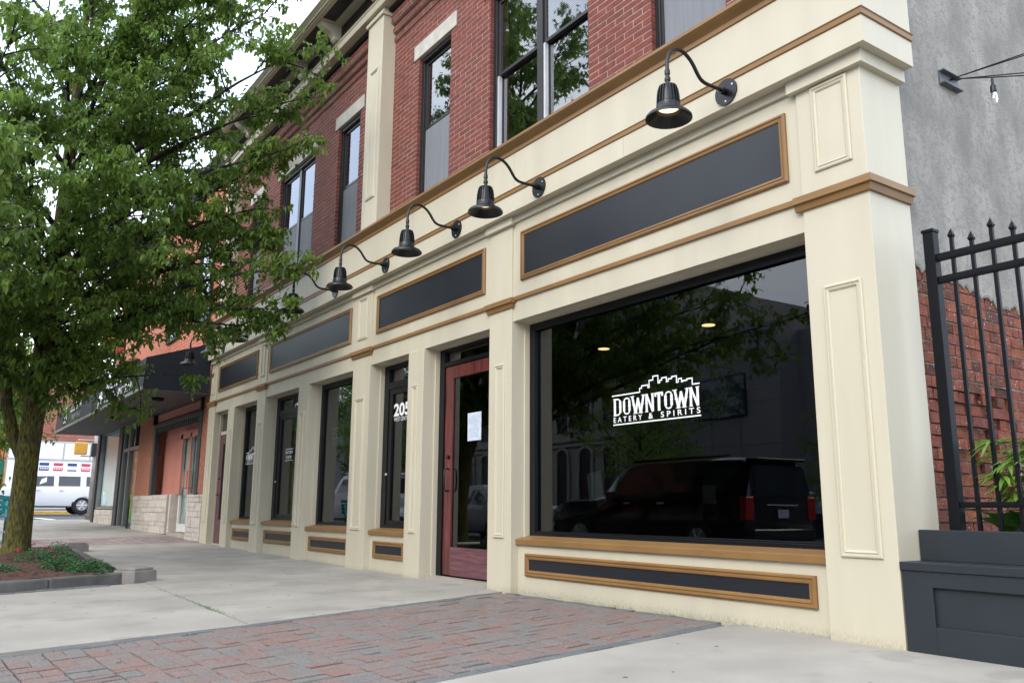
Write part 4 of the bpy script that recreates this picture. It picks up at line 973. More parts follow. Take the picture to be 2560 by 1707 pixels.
for z0, tip, r, n in [(2.4, (-11.9, -4.3, 2.95), .03, 12), (2.8, (-11.5, -3.5, 3.1), .03, 9), (3.0, (-12.4, -2.9, 3.15), .03, 8), (6.6, (-9.2, -1.6, 8.7), .045, 15), (7.2, (-9.6, -2.3, 9.9), .045, 14), (7.8, (-9.3, -2.0, 9.4), .04, 12), (2.9, (-11.7, -5.2, 3.5), .035, 14), (3.1, (-13.8, -4.6, 3.1), .035, 14), (3.5, (-11.2, -5.0, 5.0), .04, 14),
                      (9.0, (-9.6, -2.6, 11.2), .04, 14), (9.0, (-9.8, -4.6, 11.4), .04, 14), (9.6, (-11.2, -1.9, 12.0), .04, 14), (9.6, (-11.3, -6.0, 11.8), .04, 14), (10.0, (-10.2, -3.6, 12.8), .04, 14), (10.2, (-12.8, -3.0, 12.6), .04, 12), (10.6, (-12.6, -5.2, 13.0), .04, 12), (11.2, (-11.2, -3.0, 14.2), .03, 12), (11.8, (-11.8, -4.4, 14.8), .03, 12), (8.2, (-13.4, -5.8, 10.8), .04, 12)]: lm(T0(z0), tip, r, n)
make_tree('large leafy pear tree with mossy trunk growing in the street bed', L, [(Vector(p), r) for p, r in TR], 1.15, 'street trees')
main_n = len(bpy.data.objects['crown'].data.polygons); print('crown faces', main_n)
random.seed(41); EXTRA = []
L = []; TRB = [((-13.9, -5.75, -.1), .24), ((-13.9, -5.75, .2), .18), ((-13.5, -5.72, 1.6), .15), ((-12.4, -5.7, 3.2), .13), ((-11.2, -5.7, 4.8), .09), ((-10.4, -5.7, 7), .03)]
TB = lambda z: Vector((-12.6 + max(0, z - 2.9) * .85, -5.71, z))
for z0, tip, r_, n_ in [(2.7, (-4.95, -5.15, 3.85), .05, 16), (2.9, (-6.3, -5.0, 3.75), .05, 15), (3.1, (-6.2, -5.5, 4.6), .05, 16), (3.3, (-7.2, -4.9, 4.6), .05, 16), (2.6, (-8.4, -5.1, 3.5), .045, 14), (3.0, (-8.0, -6.6, 4.0), .045, 12), (2.7, (-10.6, -4.9, 3.4), .04, 10), (3.6, (-7.9, -5.2, 5.5), .05, 16),
                      (4.2, (-7.8, -6.2, 6.2), .05, 14), (4.6, (-8.6, -5.0, 6.8), .045, 14), (5.2, (-9.2, -6.2, 7.6), .04, 12), (3.2, (-11.8, -6.6, 4.2), .04, 10), (4.0, (-11.6, -5.6, 5.6), .04, 10), (3.4, (-9.4, -7.6, 4.6), .04, 12), (2.8, (-9.2, -5.6, 3.9), .04, 12)]: L.append((TB(z0), tip, r_, int(n_ * 1.35)))
make_tree('pear tree left of the frame whose branch tips hang into the left edge', L, [(Vector(p), q) for p, q in TRB], .9, 'street trees', 0, .112)
# a lighter tree used for the ones further off
random.seed(23); gaps = []; EXTRA = []
TR2 = [((0, 0, -.1), .22), ((0, 0, .2), .17), ((.05, .02, 1.5), .15), ((.1, 0, 3), .12), ((.05, .05, 5), .08), ((0, 0, 7), .03)]
L2 = []
for k in range(22):
    z0 = 1.9 + k * .2; a = k * 2.4; rr = 2.5 * math.sin(PI * (.22 + .68 * k / 22)); L2.append((Vector((.08, .02, z0)), (rr * math.cos(a), rr * math.sin(a), z0 + .7 + .05 * k), .04, 9))
class _F: pass
_inf = inframe; inframe = lambda *a, **k: False
_oldcl = clear
def make_far():
    t = thing('pear_tree', (0, 0, 0), '', 'tree', 'street trees')
    MB().tube([Vector(p) for p, r in TR2], [r for p, r in TR2], 10).build('trunk', bark, t, smooth=True)
    bm_, lv = MB(), MB()
    for (a, b, r, nb_) in L2:
        pts = taper_path(a, b, 5, .15, .1); bm_.tube(pts, [r * (1 - .85 * k / 5) for k in range(6)], 5)
        for k in range(nb_):
            p0 = pts[random.randint(1, 5)]; p1 = p0 + Vector((random.gauss(0, .42), random.gauss(0, .42), random.gauss(.05, .35)))
            bm_.tube([p0, p1], .008, 3, cap=False)
            for w in range(34): pear_leaf(lv, p0.lerp(p1, random.uniform(.2, 1.1)) + Vector((random.gauss(0, .14), random.gauss(0, .14), random.gauss(0, .12))), .15)
    bm_.build('branches', limbm, t, kind='stuff'); lv.build('crown', leafm, t, kind='stuff')
    return t
far = [((-23.5, -3.9), 1.05, 0, 'smaller pear tree further down the pavement behind the big trunk'), ((-33.0, -4.6), 1.15, 2, 'distant street tree at the far left, beyond the smaller pear tree'),
       ((-15.8, -12.2), .62, 1, 'street tree beyond the parked cars reflected in the big window, left one'), ((-10.2, -14.2), .50, 3, 'street tree beyond the parked cars reflected at the right of the big window'), ((-24.5, -21.5), 1.1, 4, 'tree in front of the pale limestone building across the road'), ((-29.5, -11.6), 1.0, 5, 'roadside tree among the far parked cars, seen mirrored in the narrow shop windows'), ((-37.5, -13.0), 1.2, 1.5, 'farthest roadside tree towards the street corner, seen only in the narrow windows')]
f0 = make_far()
for i, ((x, y), s, rz, lb) in enumerate(far):
    t = f0 if i == 0 else copy_tree(f0); t.location = (x, y, gz(x, y) - .1); t.scale = (s, s, s); t.rotation_euler = (0, 0, rz); t['label'] = lb
inframe = _inf

# ------------------------------------------------------------------ the orange neighbour with the dark canopy
nbk = thing('orange_building', (-24, 0, .2), 'orange painted building with pale stone base and a print shop next door', 'building')
NX0, NX1 = -39, -16.70
B(-24.0, -22.06, .02, .30, 1.2, 3.5).build('brick_pier', orbrick, nbk); B(-17.16, NX1, .02, .30, 1.16, 3.5).build('brick_pier', orbrick, nbk)
m = MB(); z = 1.2
rbk = MB()
while z < 3.42:
    o_ = (int(z / .076) % 2) * .14
    for a, b in ((-24.0, -22.06), (-17.16, NX1)):
        x = a - o_
        while x < b:
            l, r = max(x, a), min(x + .27, b)
            if r - l > .02: rbk.box(l + .002, r - .006, .006, .02, z + .004, z + .072)
            x += .28
    z += .076
rbk.build('bricks', orbrick, nbk, kind='stuff')
B(-22.06, -17.16, .30, .36, .15, 3.5).build('recess_wall', orange, nbk)
B(-22.0, -17.2, .05, .30, 3.20, 3.5).build('orange_lintel', orange, nbk)
B(-22.1, -17.13, -.06, .10, 3.40, 3.462).build('head_beam', charc, nbk)
o = MB().box(-22.06, -21.8, -.02, .12, 1.2, 3.13).box(-17.4, -17.14, -.02, .12, 1.17, 3.13).box(-21.8, -17.4, -.02, .12, 3.03, 3.14).build('dark_surround', charc, nbk, bevel=.01)
B(-22.1, -21.93, -.06, .05, 3.14, 3.44).build('beam_end', blackf, nbk); B(-17.2, -17.10, -.06, .05, 3.12, 3.42).build('beam_end', blackf, nbk)
for k in range(22): B(-21.7 + k * .195, -21.60 + k * .195, .0, .10, 2.90, 3.03).build('dentil', charc, o)
# base of random ashlar
random.seed(3)
def ashlar(x0, x1, z0, z1, y, parent, n=None):
    z = z0; st = B(x0, x1, y + .012, y + .2, z0, z1).build('stone_base', mortar, parent)
    rws = [.19, .11, .24, .13, .20, .12, .21]; i = 0
    while z < z1 - .03:
        h = min(rws[i % 7], z1 - z); x = x0
        while x < x1:
            w = min(random.uniform(.28, .80), x1 - x)
            if h > .17 and random.random() < .5:
                B(x + .006, x + w - .006, y + random.uniform(-.012, .006), y + .1, z + .006, z + h / 2 - .004).build('stone', ashlar_mat, st); B(x + .006, x + w - .006, y + random.uniform(-.012, .006), y + .1, z + h / 2 + .004, z + h - .005).build('stone', ashlar_mat, st)
            else: B(x + .006, x + w - .006, y + random.uniform(-.012, .006), y + .1, z + .006, z + h - .005).build('stone', ashlar_mat, st)
            x += w
        z += h; i += 1
ashlar(-24.1, -19.95, .20, 1.20, .0, nbk); ashlar(-17.95, NX1, .12, 1.17, .0, nbk)
B(-19.95, -19.80, .05, .30, .2, 1.2).build('doorway_jamb', stone, nbk); B(-17.95, -17.90, .05, .30, .2, 1.2).build('doorway_jamb', stone, nbk)
B(-19.8, -17.9, .02, .34, .12, .25).build('door_step', conc, nbk)
d = rectframe(-19.62, -17.80, .27, 2.70, .09, .20, .26, 'double_door', whitedoor, nbk, wb=.2); B(-18.76, -18.66, .20, .26, .47, 2.61).build('meeting_stile', whitedoor, d)
rectframe(-19.80, -17.74, 1.20, 2.78, .12, .18, .22, 'orange_door_frame', orange, nbk, wb=.001)
MB().box(-19.70, -19.50, .17, .20, 1.2, 2.72).box(-18.78, -18.64, .17, .20, 1.2, 2.72).box(-19.7, -17.8, .17, .20, 2.60, 2.72).build('orange_paint', orange, d)
pane(-19.53, -18.76, .47, 2.61, .235, 'door_glass', glassp, d); pane(-18.66, -17.89, .47, 2.61, .235, 'door_glass', glassp, d)
B(-19.6, -17.8, .285, .295, .3, 2.7).build('door_curtain', M('pale_curtain', (.30, .36, .34), .8, .45, 3, stretch=(3, 1, .5)), nbk)
for xx in (-18.86, -18.56): MB().tube([(xx, .20, 1.35), (xx, .10, 1.35), (xx, .10, 1.75), (xx, .20, 1.75)], .02, 6).build('door_handle', orange, d)
# glazed print shop front
o = rectframe(-26.60, -24.05, .25, 3.48, .12, .05, .20, 'shop_door_frame', alum, nbk, wb=.04)
B(-26.60, -24.05, .05, .20, 2.60, 2.70).build('transom_bar', alum, o); B(-25.75, -25.62, .05, .20, .25, 3.4).build('mullion', alum, o); B(-24.85, -24.75, .05, .20, 2.7, 3.4).build('mullion', charc, o)
pane(-25.62, -24.2, .3, 2.6, .12, 'door_glass', glassp, o); pane(-26.5, -24.2, 2.7, 3.4, .12, 'transom_glass', glassm, o)
pane(-26.5, -25.75, .3, 2.6, .12, 'side_glass', glassp, o)
B(-25.55, -24.9, .20, .215, .45, 1.25).build('green_poster', greenp, nbk); B(-25.5, -24.3, .22, .23, .4, 2.6).build('door_poster', M('pink_poster', (.40, .28, .24), .8, .5, 6), nbk)
B(-24.6, -24.5, -.05, .0, .25, 1.1).build('bollard_pipe', charc, nbk)
B(-27.15, -26.62, .0, .25, .25, 3.5).build('dark_column', charc, nbk)
o = rectframe(-30.7, -27.2, .80, 3.48, .08, .05, .18, 'shop_window', alum, nbk); pane(-30.62, -27.28, .88, 3.4, .12, 'window_glass', glassp, o)
B(-30.6, -27.3, .20, .21, .9, 3.4).build('sky_sheen_backing', M('pale_blue_sky_sheen', (.60, .74, .78), .8, .12, 1, stretch=(.4, 1, .5)), nbk)  # board behind the pane; its bright pale blue stands for mirrored sky
ashlar(-30.7, -27.15, .30, .78, .03, nbk)
B(-31.1, -30.72, -.02, .3, .30, 3.5).build('corner_column', charc, nbk)
B(-31.1, -24.1, .3, .34, .3, 3.5).build('shop_backing', intd, nbk)
B(-31.1, NX1, .36, 8, .1, 9.6).build('upper_wall', M('salmon_brick', (.50, .17, .11), .85, .14, 6, .3, 50), nbk)
rbk = MB(); z = 5.0
while z < 9.2:
    x = -24.0 - (int(round((z - 5) / .09)) % 2) * .17
    while x < -16.72: rbk.box(max(x, -24.0) + .003, min(x + .33, -16.72) - .006, .335, .36, z + .005, z + .083); x += .34
    z += .09
rbk.build('upper_bricks', M('salmon_brick_face', (.52, .18, .12), .85, .12, 6, .3, 50), nbk, kind='stuff')
for a in (-22.9, -19.7): 
    o = rectframe(a, a + 1.35, 5.6, 8.0, .12, .26, .34, 'upper_window', charc, nbk); B(a + .12, a + 1.23, .30, .31, 6.7, 6.8).build('meeting_rail', charc, o); pane(a + .1, a + 1.25, 5.7, 7.9, .31, 'upper_pane', glassu, o)
MB().prof_x([(.36, 9.2), (.2, 9.3), (.0, 9.6), (.0, 9.75), (.4, 9.75)], -31.1, NX1).build('cornice', charc, nbk)
# canopy
cn = thing('shop_canopy', (-24, -.7, 3.8), 'long dark navy box canopy with white print shop lettering', 'canopy')
CX0, CX1, CZ = -30.9, -16.60, 3.425
B(CX0, CX1, -1.47, .0, CZ, CZ + .03).build('soffit', soff, cn)
B(CX0, CX1, -1.50, -1.46, CZ - .0, CZ + .07).build('metal_edge', alum, cn)
MB().prof_x([(-1.48, CZ + .07), (-1.45, 4.15), (-.05, 4.62), (-.05, CZ + .04), (-1.40, CZ + .04)], CX0, CX1).build('canopy_body', awn, cn)
for x in (-18.4, -20.6, -23.0, -25.6): B(x - .004, x + .004, -1.490, -1.478, CZ + .08, 4.12).build('panel_joint', charc, cn)
B(CX1, CX1 + .004, -.62, -.61, CZ + .05, 4.4).build('panel_joint', charc, cn)
for x in (-18.0, -20.6, -23.2): MB().lathe([(.10, CZ), (.15, CZ - .02), (.13, CZ - .07), (.05, CZ - .10), (.001, CZ - .10)], (x, -.85, 0), 16).build('soffit_lamp', blackf, cn, smooth=True)
sgn = B(-26, -25.99, -1.492, -1.488, 3.6, 3.61).build('sign_lettering', white, cn)
text('ALLEGRA', -21.25, -1.495, 3.87, .26, 3.6, white, sgn, 'lettering', shear=.25); text('PRINT & IMAGING', -21.25, -1.495, 3.56, .20, 3.7, white, sgn, 'lettering', shear=.25)
text('ALLEGRA', -27.7, -1.495, 3.87, .26, 2.5, white, sgn, 'lettering', shear=.25); text('PRINTING', -27.0, -1.495, 3.58, .17, 1.8, M('pale_print', (.3, .31, .33), .7), sgn, 'lettering', shear=.25)
for sx_ in (-22.15, -28.75):
    m = MB(); pts = [(sx_, -1.495, 3.52), (sx_ + .16, -1.495, 3.80), (sx_ + .30, -1.495, 4.08), (sx_ + .22, -1.495, 4.10), (sx_ + .15, -1.495, 3.95), (sx_ + .30, -1.495, 3.70), (sx_ + .50, -1.495, 3.62), (sx_ + .56, -1.495, 3.72), (sx_ + .42, -1.495, 3.80)]
    m.tube(pts, .018, 5); m.tube([(sx_ + .44, -1.495, 3.60), (sx_ + .40, -1.495, 3.95), (sx_ + .50, -1.495, 4.14)], .02, 5); m.build('script_emblem', white, sgn)
sbr = thing('blade_sign', (-33, -1, 6), 'small yellow and red hanging sign glimpsed through the tree leaves', 'sign')
B(-27.0, -26.95, -.9, -.1, 5.7, 6.5).build('sign_board', blackf, sbr); B(-26.948, -26.94, -.85, -.45, 6.15, 6.4).build('yellow_mark', sigy, sbr); B(-26.948, -26.94, -.4, -.15, 5.85, 6.1).build('red_mark', redm, sbr); B(-27, -26.96, -.1, .36, 6.5, 6.55).build('arm', blackf, sbr)

# teal bench behind the trunk
bt = thing('street_bench', (-18.2, -4.2, .15), 'teal and blue metal street bench partly hidden behind the big trunk', 'bench')
for yy in (-3.66, -5.3):
    z0 = gz(-18, -4)
    MB().tube([(-17.65, yy, z0), (-17.65, yy, z0 + .30), (-17.72, yy, z0 + .50), (-18.3, yy, z0 + .52), (-18.45, yy, z0 + .9)], .03, 8).build('end_frame', teal, bt, smooth=True)
    MB().tube([(-17.60, yy, z0 + .22), (-18.3, yy, z0 + .25)], .03, 6).build('brace', teal, bt); MB().tube([(-18.3, yy, z0), (-18.3, yy, z0 + .5)], .03, 6).build('rear_leg', teal, bt)
    MB().disc((-17.62, yy + .17, z0 + .22), .16, (1, 0, 0), 20, .03).build('medallion', blue, bt); MB().tube([(-17.58, yy + .17 + .17 * math.cos(a * PI / 10), z0 + .22 + .17 * math.sin(a * PI / 10)) for a in range(21)], .022, 6).build('medallion_ring', teal, bt)
for k in range(5): B(-17.7 - k * .13, -17.6 - k * .13, -5.3, -3.6, gz(-18) + .50, gz(-18) + .53).build('seat_slat', blue, bt)
for k in range(4): B(-18.42 - k * .03, -18.39 - k * .03, -5.3, -3.6, gz(-18) + .58 + k * .1, gz(-18) + .66 + k * .1).build('back_slat', teal, bt)
MB().tube([(-17.7, -3.55, .72), (-17.75, -3.9, 1.0), (-17.8, -4.4, .7)], .03, 6).build('arm_rest', teal, bt)

# pedestrian signal on its pole
sg = thing('signal_pole', (-36.2, .78, .4), 'pale street pole with yellow pedestrian signal boxes at the corner', 'traffic signal')
px, py = -36.2, .76
MB().tube([(px, py, .34), (px, py, 6.5)], .13, 14).build('pole', galv, sg, smooth=True); MB().tube([(px, py, .33), (px, py, .50)], .21, 10).build('pole_base', blockm, sg)
MB().tube([(px - .02, py - .02, 3.62), (px + .05, py - .75, 3.62)], .03, 6).build('bracket', galv, sg); MB().tube([(px, py, 2.95), (px + .05, py - .6, 2.95)], .03, 6).build('bracket', galv, sg)
B(px - .02, px + .12, py - .86, py - .36, 3.0, 3.52).build('signal_box', sigy, sg, bevel=.05); B(px + .0, px + .2, py - .22, py - .02, 2.95, 3.50).build('signal_box', charc, sg, bevel=.03); B(px - .05, px + .16, py + .12, py + .3, 3.0, 3.5).build('signal_box', sigy, sg, bevel=.04)

# ------------------------------------------------------------------ vehicles
def car(name, label, body, kind, loc, rz, cat, length=6.4, width=2.25, height=2.15):
    t = thing(name, (0, 0, 0), label, cat); Lh = length / 2; W = width / 2; r = .205 * height
    if kind == 'suv':   # stations: x(-1 rear..1 front), z low, z belt, z top (roof or hood), half width at the belt, half width at the top
        S = [(-1.0, .22, .56, .60, .90, .84), (-.985, .20, .60, .92, .96, .76), (-.93, .18, .62, .985, .99, .76), (-.6, .18, .62, 1.0, 1.0, .77), (-.1, .18, .61, 1.0, 1.0, .77), (.12, .18, .605, .985, 1.0, .76), (.22, .18, .60, .93, 1.0, .75), (.40, .18, .595, .66, 1.0, .82), (.46, .18, .59, .63, .99, .86), (.80, .19, .57, .595, .97, .86), (.95, .22, .50, .555, .93, .80), (1.0, .26, .44, .48, .85, .75)]
    else:
        S = [(-1.0, .24, .50, .54, .88, .78), (-.95, .20, .56, .64, .95, .82), (-.70, .18, .60, .66, .98, .80), (-.50, .18, .60, .94, 1.0, .70), (-.30, .18, .60, 1.0, 1.0, .68), (.10, .18, .59, 1.0, 1.0, .68), (.20, .18, .585, .95, 1.0, .68), (.45, .18, .575, .64, 1.0, .80), (.80, .19, .54, .58, .96, .82), (.95, .22, .48, .53, .92, .78), (1.0, .28, .42, .46, .84, .72)]
    m = MB()
    for x, zl, zb, zt, wb, wt in S:
        X = x * Lh; H = height
        m.v += [(X, -wb * W * .93, zl * H), (X, -wb * W, (zl + .12) * H), (X, -wb * W * .985, zb * H), (X, -wt * W, zt * H * .975), (X, -wt * W * .8, zt * H), (X, wt * W * .8, zt * H), (X, wt * W, zt * H * .975), (X, wb * W * .985, zb * H), (X, wb * W, (zl + .12) * H), (X, wb * W * .93, zl * H)]
    n = 10
    for k in range(len(S) - 1):
        for j in range(n): a = k * n + j; b_ = k * n + (j + 1) % n; m.f.append((a, a + n, b_ + n, b_))
    m.f.append(tuple(range(n))); e = (len(S) - 1) * n; m.f.append(tuple(range(e + n - 1, e - 1, -1)))
    o = m.build('body', body, t, smooth='auto')
    sx_list = ((-.92, -.64), (-.55, -.22), (-.15, .17)) if kind == 'suv' else ((-.52, -.16), (-.13, .22))
    def side_at(x):
        for a, b in zip(S, S[1:]):
            if a[0] <= x <= b[0]:
                f = (x - a[0]) / (b[0] - a[0]); return [a[i] + f * (b[i] - a[i]) for i in range(6)]
    for sgn_ in (-1, 1):
        for i_, (a, b) in enumerate(sx_list):
            w = MB(); pts = []
            for x, lo_ in ((a, 1), (b, 1), (b, 0), (a, 0)):
                s_ = side_at(x); f = .14 if lo_ else .82
                xx = x - (.045 if (not lo_ and x == b and i_ == len(sx_list) - 1) else 0) * (1 if kind == 'suv' else 1.6)
                if not lo_ and x == b and i_ == len(sx_list) - 1: xx = x - .06; s_ = side_at(xx)
                yb, yt = s_[4] * .985, s_[5]; zb, zt = s_[2], s_[3] * .975
                if kind == 'suv' and i_ == 0 and lo_ and x == a: xx = x + .12
                pts.append((xx * Lh, sgn_ * W * (yb + (yt - yb) * f) + sgn_ * .006, height * (zb + (zt - zb) * f)))
            w.quad(*pts).build('side_window', carglass, o)
    # rear and front glass, lights, bumpers
    w = MB(); zb, zt = .63 * height, .90 * height
    if kind == 'suv': w.quad((-Lh * 1.0 - .006, -W * .74, zb), (-Lh * 1.0 - .006, W * .74, zb), (-Lh * .988 - .006, W * .68, zt), (-Lh * .988 - .006, -W * .68, zt)); w.build('rear_window', carglass, o)
    else: w.quad((-Lh * .70, -W * .72, .66 * height + .012), (-Lh * .70, W * .72, .66 * height + .012), (-Lh * .515, W * .64, .92 * height + .012), (-Lh * .515, -W * .64, .92 * height + .012)); w.build('rear_window', carglass, o)
    w = MB(); w.quad((Lh * .405, -W * .80, .665 * height), (Lh * .405, W * .80, .665 * height), (Lh * .232, W * .70, .92 * height), (Lh * .232, -W * .70, .92 * height)).build('windscreen', carglass, o)
    for sgn_ in (-1, 1):
        B(-Lh * 1.004, -Lh * .95, sgn_ * W * .78, sgn_ * W * 1.0, .40 * height, .62 * height).build('tail_light', tail, o, bevel=.02)
        B(Lh * .93, Lh * .995, sgn_ * W * .55, sgn_ * W * .90, .40 * height, .50 * height).build('headlight', silver, o, bevel=.02)
        for x in ((-.46, -.46 + .30), (.0, .0)):
            pass
        MB().box(-Lh * .30, -Lh * .24, sgn_ * W * 1.002, sgn_ * W * 1.012, .55 * height, .57 * height).box(Lh * .04, Lh * .10, sgn_ * W * 1.002, sgn_ * W * 1.012, .55 * height, .57 * height).build('door_handle', silver, o)
        B(Lh * .20, Lh * .27, sgn_ * W * 1.0, sgn_ * W * 1.13, .60 * height, .69 * height).build('wing_mirror', body, o, bevel=.02)
    MB().box(-Lh * 1.03, -Lh * .96, -W * .88, W * .88, .20 * height, .32 * height).build('rear_bumper', body, o, bevel=.03); B(Lh * .96, Lh * 1.02, -W * .8, W * .8, .20 * height, .32 * height).build('front_bumper', charc, o, bevel=.03)
    pl = B(-Lh * 1.012, -Lh * 1.006, -.17, .17, .42 * height, .50 * height).build('number_plate', M('plate_white', (.38, .42, .50), .5, .1, 30), o)
    B(-Lh * 1.012, -Lh * 1.004, -W * .42, W * .42, .535 * height, .545 * height).build('chrome_strip', silver, o)
    if kind == 'suv': B(-Lh * 1.02, -Lh * .93, -W * .7, W * .7, .955 * height, .985 * height).build('roof_spoiler', body, o, bevel=.01); MB().box(-Lh * .8, Lh * .1, -W * .70, -W * .66, height, height * 1.025).box(-Lh * .8, Lh * .1, W * .66, W * .70, height, height * 1.025).build('roof_rail', body, o)
    MB().box(-Lh * .42, Lh * .42, -W * 1.0, -W * .9, .15 * height, .19 * height).box(-Lh * .42, Lh * .42, W * .9, W * 1.0, .15 * height, .19 * height).build('running_board', charc, o)
    for x in (-.60, .60):
        for sgn_ in (-1, 1):
            c = Vector((x * Lh, sgn_ * W * .90, r))
            wl_ = MB().disc(c + Vector((0, sgn_ * .02, 0)), r * 1.13, (0, sgn_, 0), 26, .085).build('wheel_arch', blackf, o)
            wh = MB().disc(c - Vector((0, sgn_ * .12, 0)), r, (0, sgn_, 0), 28, .245).build('wheel', tyrem, t, bevel=.03)
            MB().disc(c + Vector((0, sgn_ * .118, 0)), r * .62, (0, sgn_, 0), 24, .012).build('rim', rimm, wh)
            k = MB()
            for q in range(6):
                a = q * PI / 3; k.box(-.02, .02, 0, 0, 0, 0); k.v = k.v[:-8]; k.f = k.f[:-6]
                k.tube([c + Vector((0, sgn_ * .128, 0)), c + Vector((r * .58 * math.cos(a), sgn_ * .134, r * .58 * math.sin(a)))], .035, 6)
            k.build('spokes', silver, wh)
    t.location = loc; t.rotation_euler = (0, 0, rz)
    return t
car('parked_car', 'white sport utility vehicle on the cross street behind the trunk', carw, 'suv', (-48.5, -.05 + .2, .50), -PI / 2, 'car', 6.3, 2.25, 2.15)
car('parked_car', 'black sport utility vehicle parked at the kerb, mirrored in the big window', carb, 'suv', (-11.7, -9.15, gz(-11, -9) - .16), PI, 'car', 6.6, 2.3, 2.18)
car('parked_car', 'silver sedan parked ahead of the black sport utility vehicle, seen in reflection', cars, 'sedan', (-19.3, -9.0, gz(-18, -9) - .16), PI, 'car', 5.4, 2.05, 1.68)
car('parked_car', 'dark blue sedan across the road, seen at the right of the reflection', M('blue_car_paint', (.02, .03, .06), .2, .05, 2, coat=.6), 'sedan', (-13.2, -16.6, gz(-12, -12) - .16), 0, 'car', 5.4, 2.05, 1.68)
car('parked_car', 'white sport utility vehicle far along the kerb, seen in reflection', carw, 'suv', (-29.0, -9.3, gz(-29, -9) - .16), PI, 'car', 6.3, 2.25, 2.15)

# ------------------------------------------------------------------ buildings across the cross street
fb2 = thing('far_brick_shop', (-63, 4, .6), 'low brick shop with white window bands across the side street', 'building')
B(-72, -63.0, -.55, 30, .4, 9.6).build('wall', M('far_brick', (.40, .22, .17), .85, .1, 2), fb2)
rbk = MB(); z = 5.35
while z < 9.4:
    y = -.55 - (int(round(z / .22)) % 2) * .35
    while y < 14: rbk.box(-62.99, -62.96, max(y, -.55) + .02, y + .66, z + .02, z + .19); y += .70
    z += .22
rbk.build('wall_bricks', M('far_brick_face', (.33, .12, .09), .85, .15, 2), fb2, kind='stuff')
whitep = M('white_panel', (.80, .82, .84), .5, .02, 1); grayt = M('pale_trim', (.42, .45, .46), .6, .05, 1)
B(-63.0, -62.9, -.5, 14, .7, 5.30).build('trim_board', grayt, fb2)
for k in range(9):
    y0 = -.35 + k * 1.68 - .1; B(-62.9, -62.86, y0, y0 + 1.55, 4.08, 5.15).build('white_window', whitep, fb2); B(-62.9, -62.86, y0, y0 + 1.55, .9, 3.9).build('white_window', whitep, fb2)
for k in range(6):
    y0 = 1.35 + k * .86; o = B(-62.85, -62.82, y0, y0 + .74, 3.20, 3.88).build('poster', white, fb2)
    pm = navyp if k % 2 == 0 else redp; MB().box(-62.81, -62.80, y0 + .08, y0 + .66, 3.62, 3.82).box(-62.81, -62.80, y0 + .08, y0 + .66, 3.28, 3.52 if k != 2 else 3.36).build('print', pm, o)
    m = MB()
    for q in range(5): m.box(-62.795, -62.79, y0 + .14 + q * .10, y0 + .20 + q * .10, 3.38, 3.47)
    m.build('print_letters', white, o)
fo = thing('orange_corner_shop', (-66, -6, .6), 'orange corner shop with green and blue awning at the far left', 'building')
B(-72, -65.0, -14, -.6, .4, 9).build('wall', M('far_orange', (.62, .24, .10), .85, .08, 1), fo)
MB().prof_x([(-3.0, 3.3), (-.4, 3.3), (-.4, 3.8), (-1.6, 4.6), (-3.0, 4.6)], -65.0, -64.2).build('blue_awning', blue_aw, fo); MB().box(-64.2, -63.9, -3.2, -.35, 3.0, 3.9).build('green_awning', green_aw, fo); B(-65.0, -64.95, -1.4, -.9, .6, 3.2).build('dark_doorway', charc, fo)

# ------------------------------------------------------------------ across the main road (mirrored in the windows)
struct(B(-70, 60, -24.5, -19.2, -.2, .02).build('opposite_pavement', conc))
g1 = thing('gray_modern_building', (-20, -28, 0), 'plain gray modern building with a few wide windows across the road', 'building')
B(-29.5, -20.4, -34, -25.0, 0, 9.35).build('wall', bld1, g1); B(-20.4, 30, -36, -26.5, 0, 9.0).build('wall', bld1, g1)
m = MB()
for x in (-28, -26.2, -24.4, -22.6): m.box(x, x + .02, -25.0, -24.99, 0, 9.3)
for z in (1.9, 3.8, 5.7, 7.6): m.box(-29.5, -20.4, -25.0, -24.99, z, z + .02)
m.build('panel_joints', charc, g1, kind='stuff')
def bigwin(x0, x1, z0, z1, y, par):
    o = B(x0, x1, y, y + .06, z0, z1).build('window', blackf, par); pane(x0 + .08, x1 - .08, z0 + .08, z1 - .08, y + .065, 'pane', M('sky_glass', (.04, .055, .06), .05, .1, 1, spec=.9), o)
bigwin(-25.3, -22.2, 5.1, 7.05, -25.0, g1); bigwin(-18.6, -15.0, 3.2, 7.0, -26.5, g1); bigwin(-12.5, -9.0, 3.2, 7.0, -26.5, g1); bigwin(-5, -1, 3.2, 7.0, -26.5, g1); bigwin(4, 8, 3.2, 7.0, -26.5, g1)
MB().tube([(-18.6, -28, 9), (-18.6, -28, 10.6)], .12, 8).build('roof_pipe', galv, g1)
g2 = thing('limestone_building', (-42, -32, 0), 'pale limestone building with tall arched windows across the road', 'building')
B(-62, -30.0, -44, -29.0, 0, 14).build('wall', bld2, g2)
for z in (4.9, 5.25, 9.6, 13.3): B(-62.2, -29.8, -29.0, -28.8, z, z + .18).build('string_course', bld2, g2)
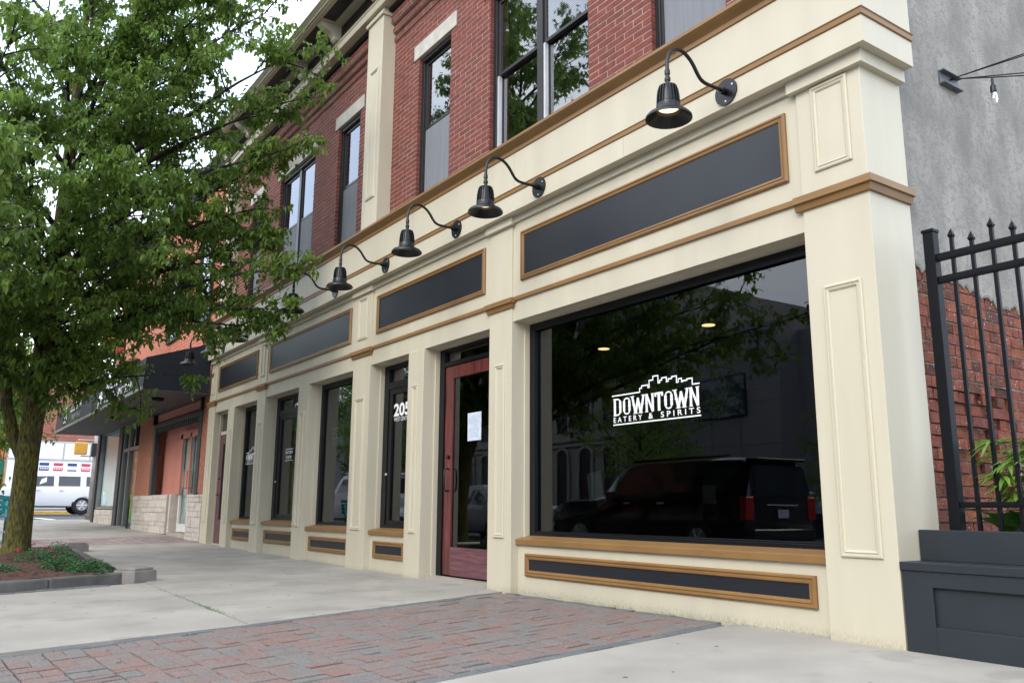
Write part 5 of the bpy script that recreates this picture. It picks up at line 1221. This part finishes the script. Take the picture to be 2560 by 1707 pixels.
for k in range(13):
    x = -59.8 + k * 2.3
    for z0, z1 in ((1.0, 4.3), (5.9, 9.0), (10.2, 12.8)):
        o = B(x, x + 1.15, -29.0, -28.93, z0, z1).build('window', blackf, g2)
        MB().box(x - .2, x, -29.0, -28.85, z0, z1).box(x + 1.15, x + 1.35, -29.0, -28.85, z0, z1).build('surround', bld2, o)
        m = MB(); pts = [(x + .575 + .72 * math.cos(a * PI / 10), -28.9, z1 - .1 + .6 * math.sin(a * PI / 10)) for a in range(11)]; m.tube(pts, .13, 6); m.build('arch', bld2, o); MB().disc((x + .575, -28.95, z1 - .05), .55, (0, 1, 0), 18, .03).build('arch_glass', blackf, o)
g3 = thing('row_building', (-90, -34, 0), 'gray brick row of buildings at the far end of the road', 'building')
B(-110, -68, -45, -27, 0, 11).build('wall', bld1, g3)

# ------------------------------------------------------------------ small litter and weeds on the paving
random.seed(31)
m = MB()
for k in range(60):
    x = random.uniform(-9, -1); y = random.uniform(-4.6, -.05); a = random.uniform(0, PI)
    leafblade(m, (x, y, gz(x, y) + .006), (math.cos(a), math.sin(a), .04), (0, 0, 1), random.uniform(.02, .05), .010, .02, 2)
o = m.build('leaf_litter', M('dry_leaf', (.10, .07, .04), .9, .4, 20)); o['kind'] = 'stuff'
m = MB()
for k in range(150):
    t_ = random.random(); 
    if random.random() < .65: x, y = -5.0 + random.gauss(0, .25), -3.0 + random.gauss(0, .012)
    else: x = -7.4 + 3.4 * t_; y = -2.98 + random.gauss(0, .01)
    a = random.uniform(0, 2 * PI); leafblade(m, (x, y - .02, gz(x, y)), (math.cos(a) * .5, math.sin(a) * .5, 1), (0, 1, 0), random.uniform(.015, .035), .008, .2, 2)
for k in range(90):
    x = random.uniform(-4.4, -.6); a = random.uniform(0, 2 * PI); leafblade(m, (x, .08, gz(x, 0)), (math.cos(a) * .5, -abs(math.sin(a)), 1), (0, 1, 0), random.uniform(.01, .03), .006, .2, 2)
g_ = MB()
for k in range(60): x, y = random.uniform(-9, 1.5), random.uniform(-4.8, -.2); g_.disc((x, y, gz(x, y) + .0012), random.uniform(.008, .018), (0, 0, 1), 7, .001)
g_.build('gum_spots', M('old_gum', (.12, .115, .11), .9, .2, 9), sw, kind='stuff')
o = m.build('joint_weeds', leaf2); o['kind'] = 'stuff'
print('objects', len(bpy.data.objects))
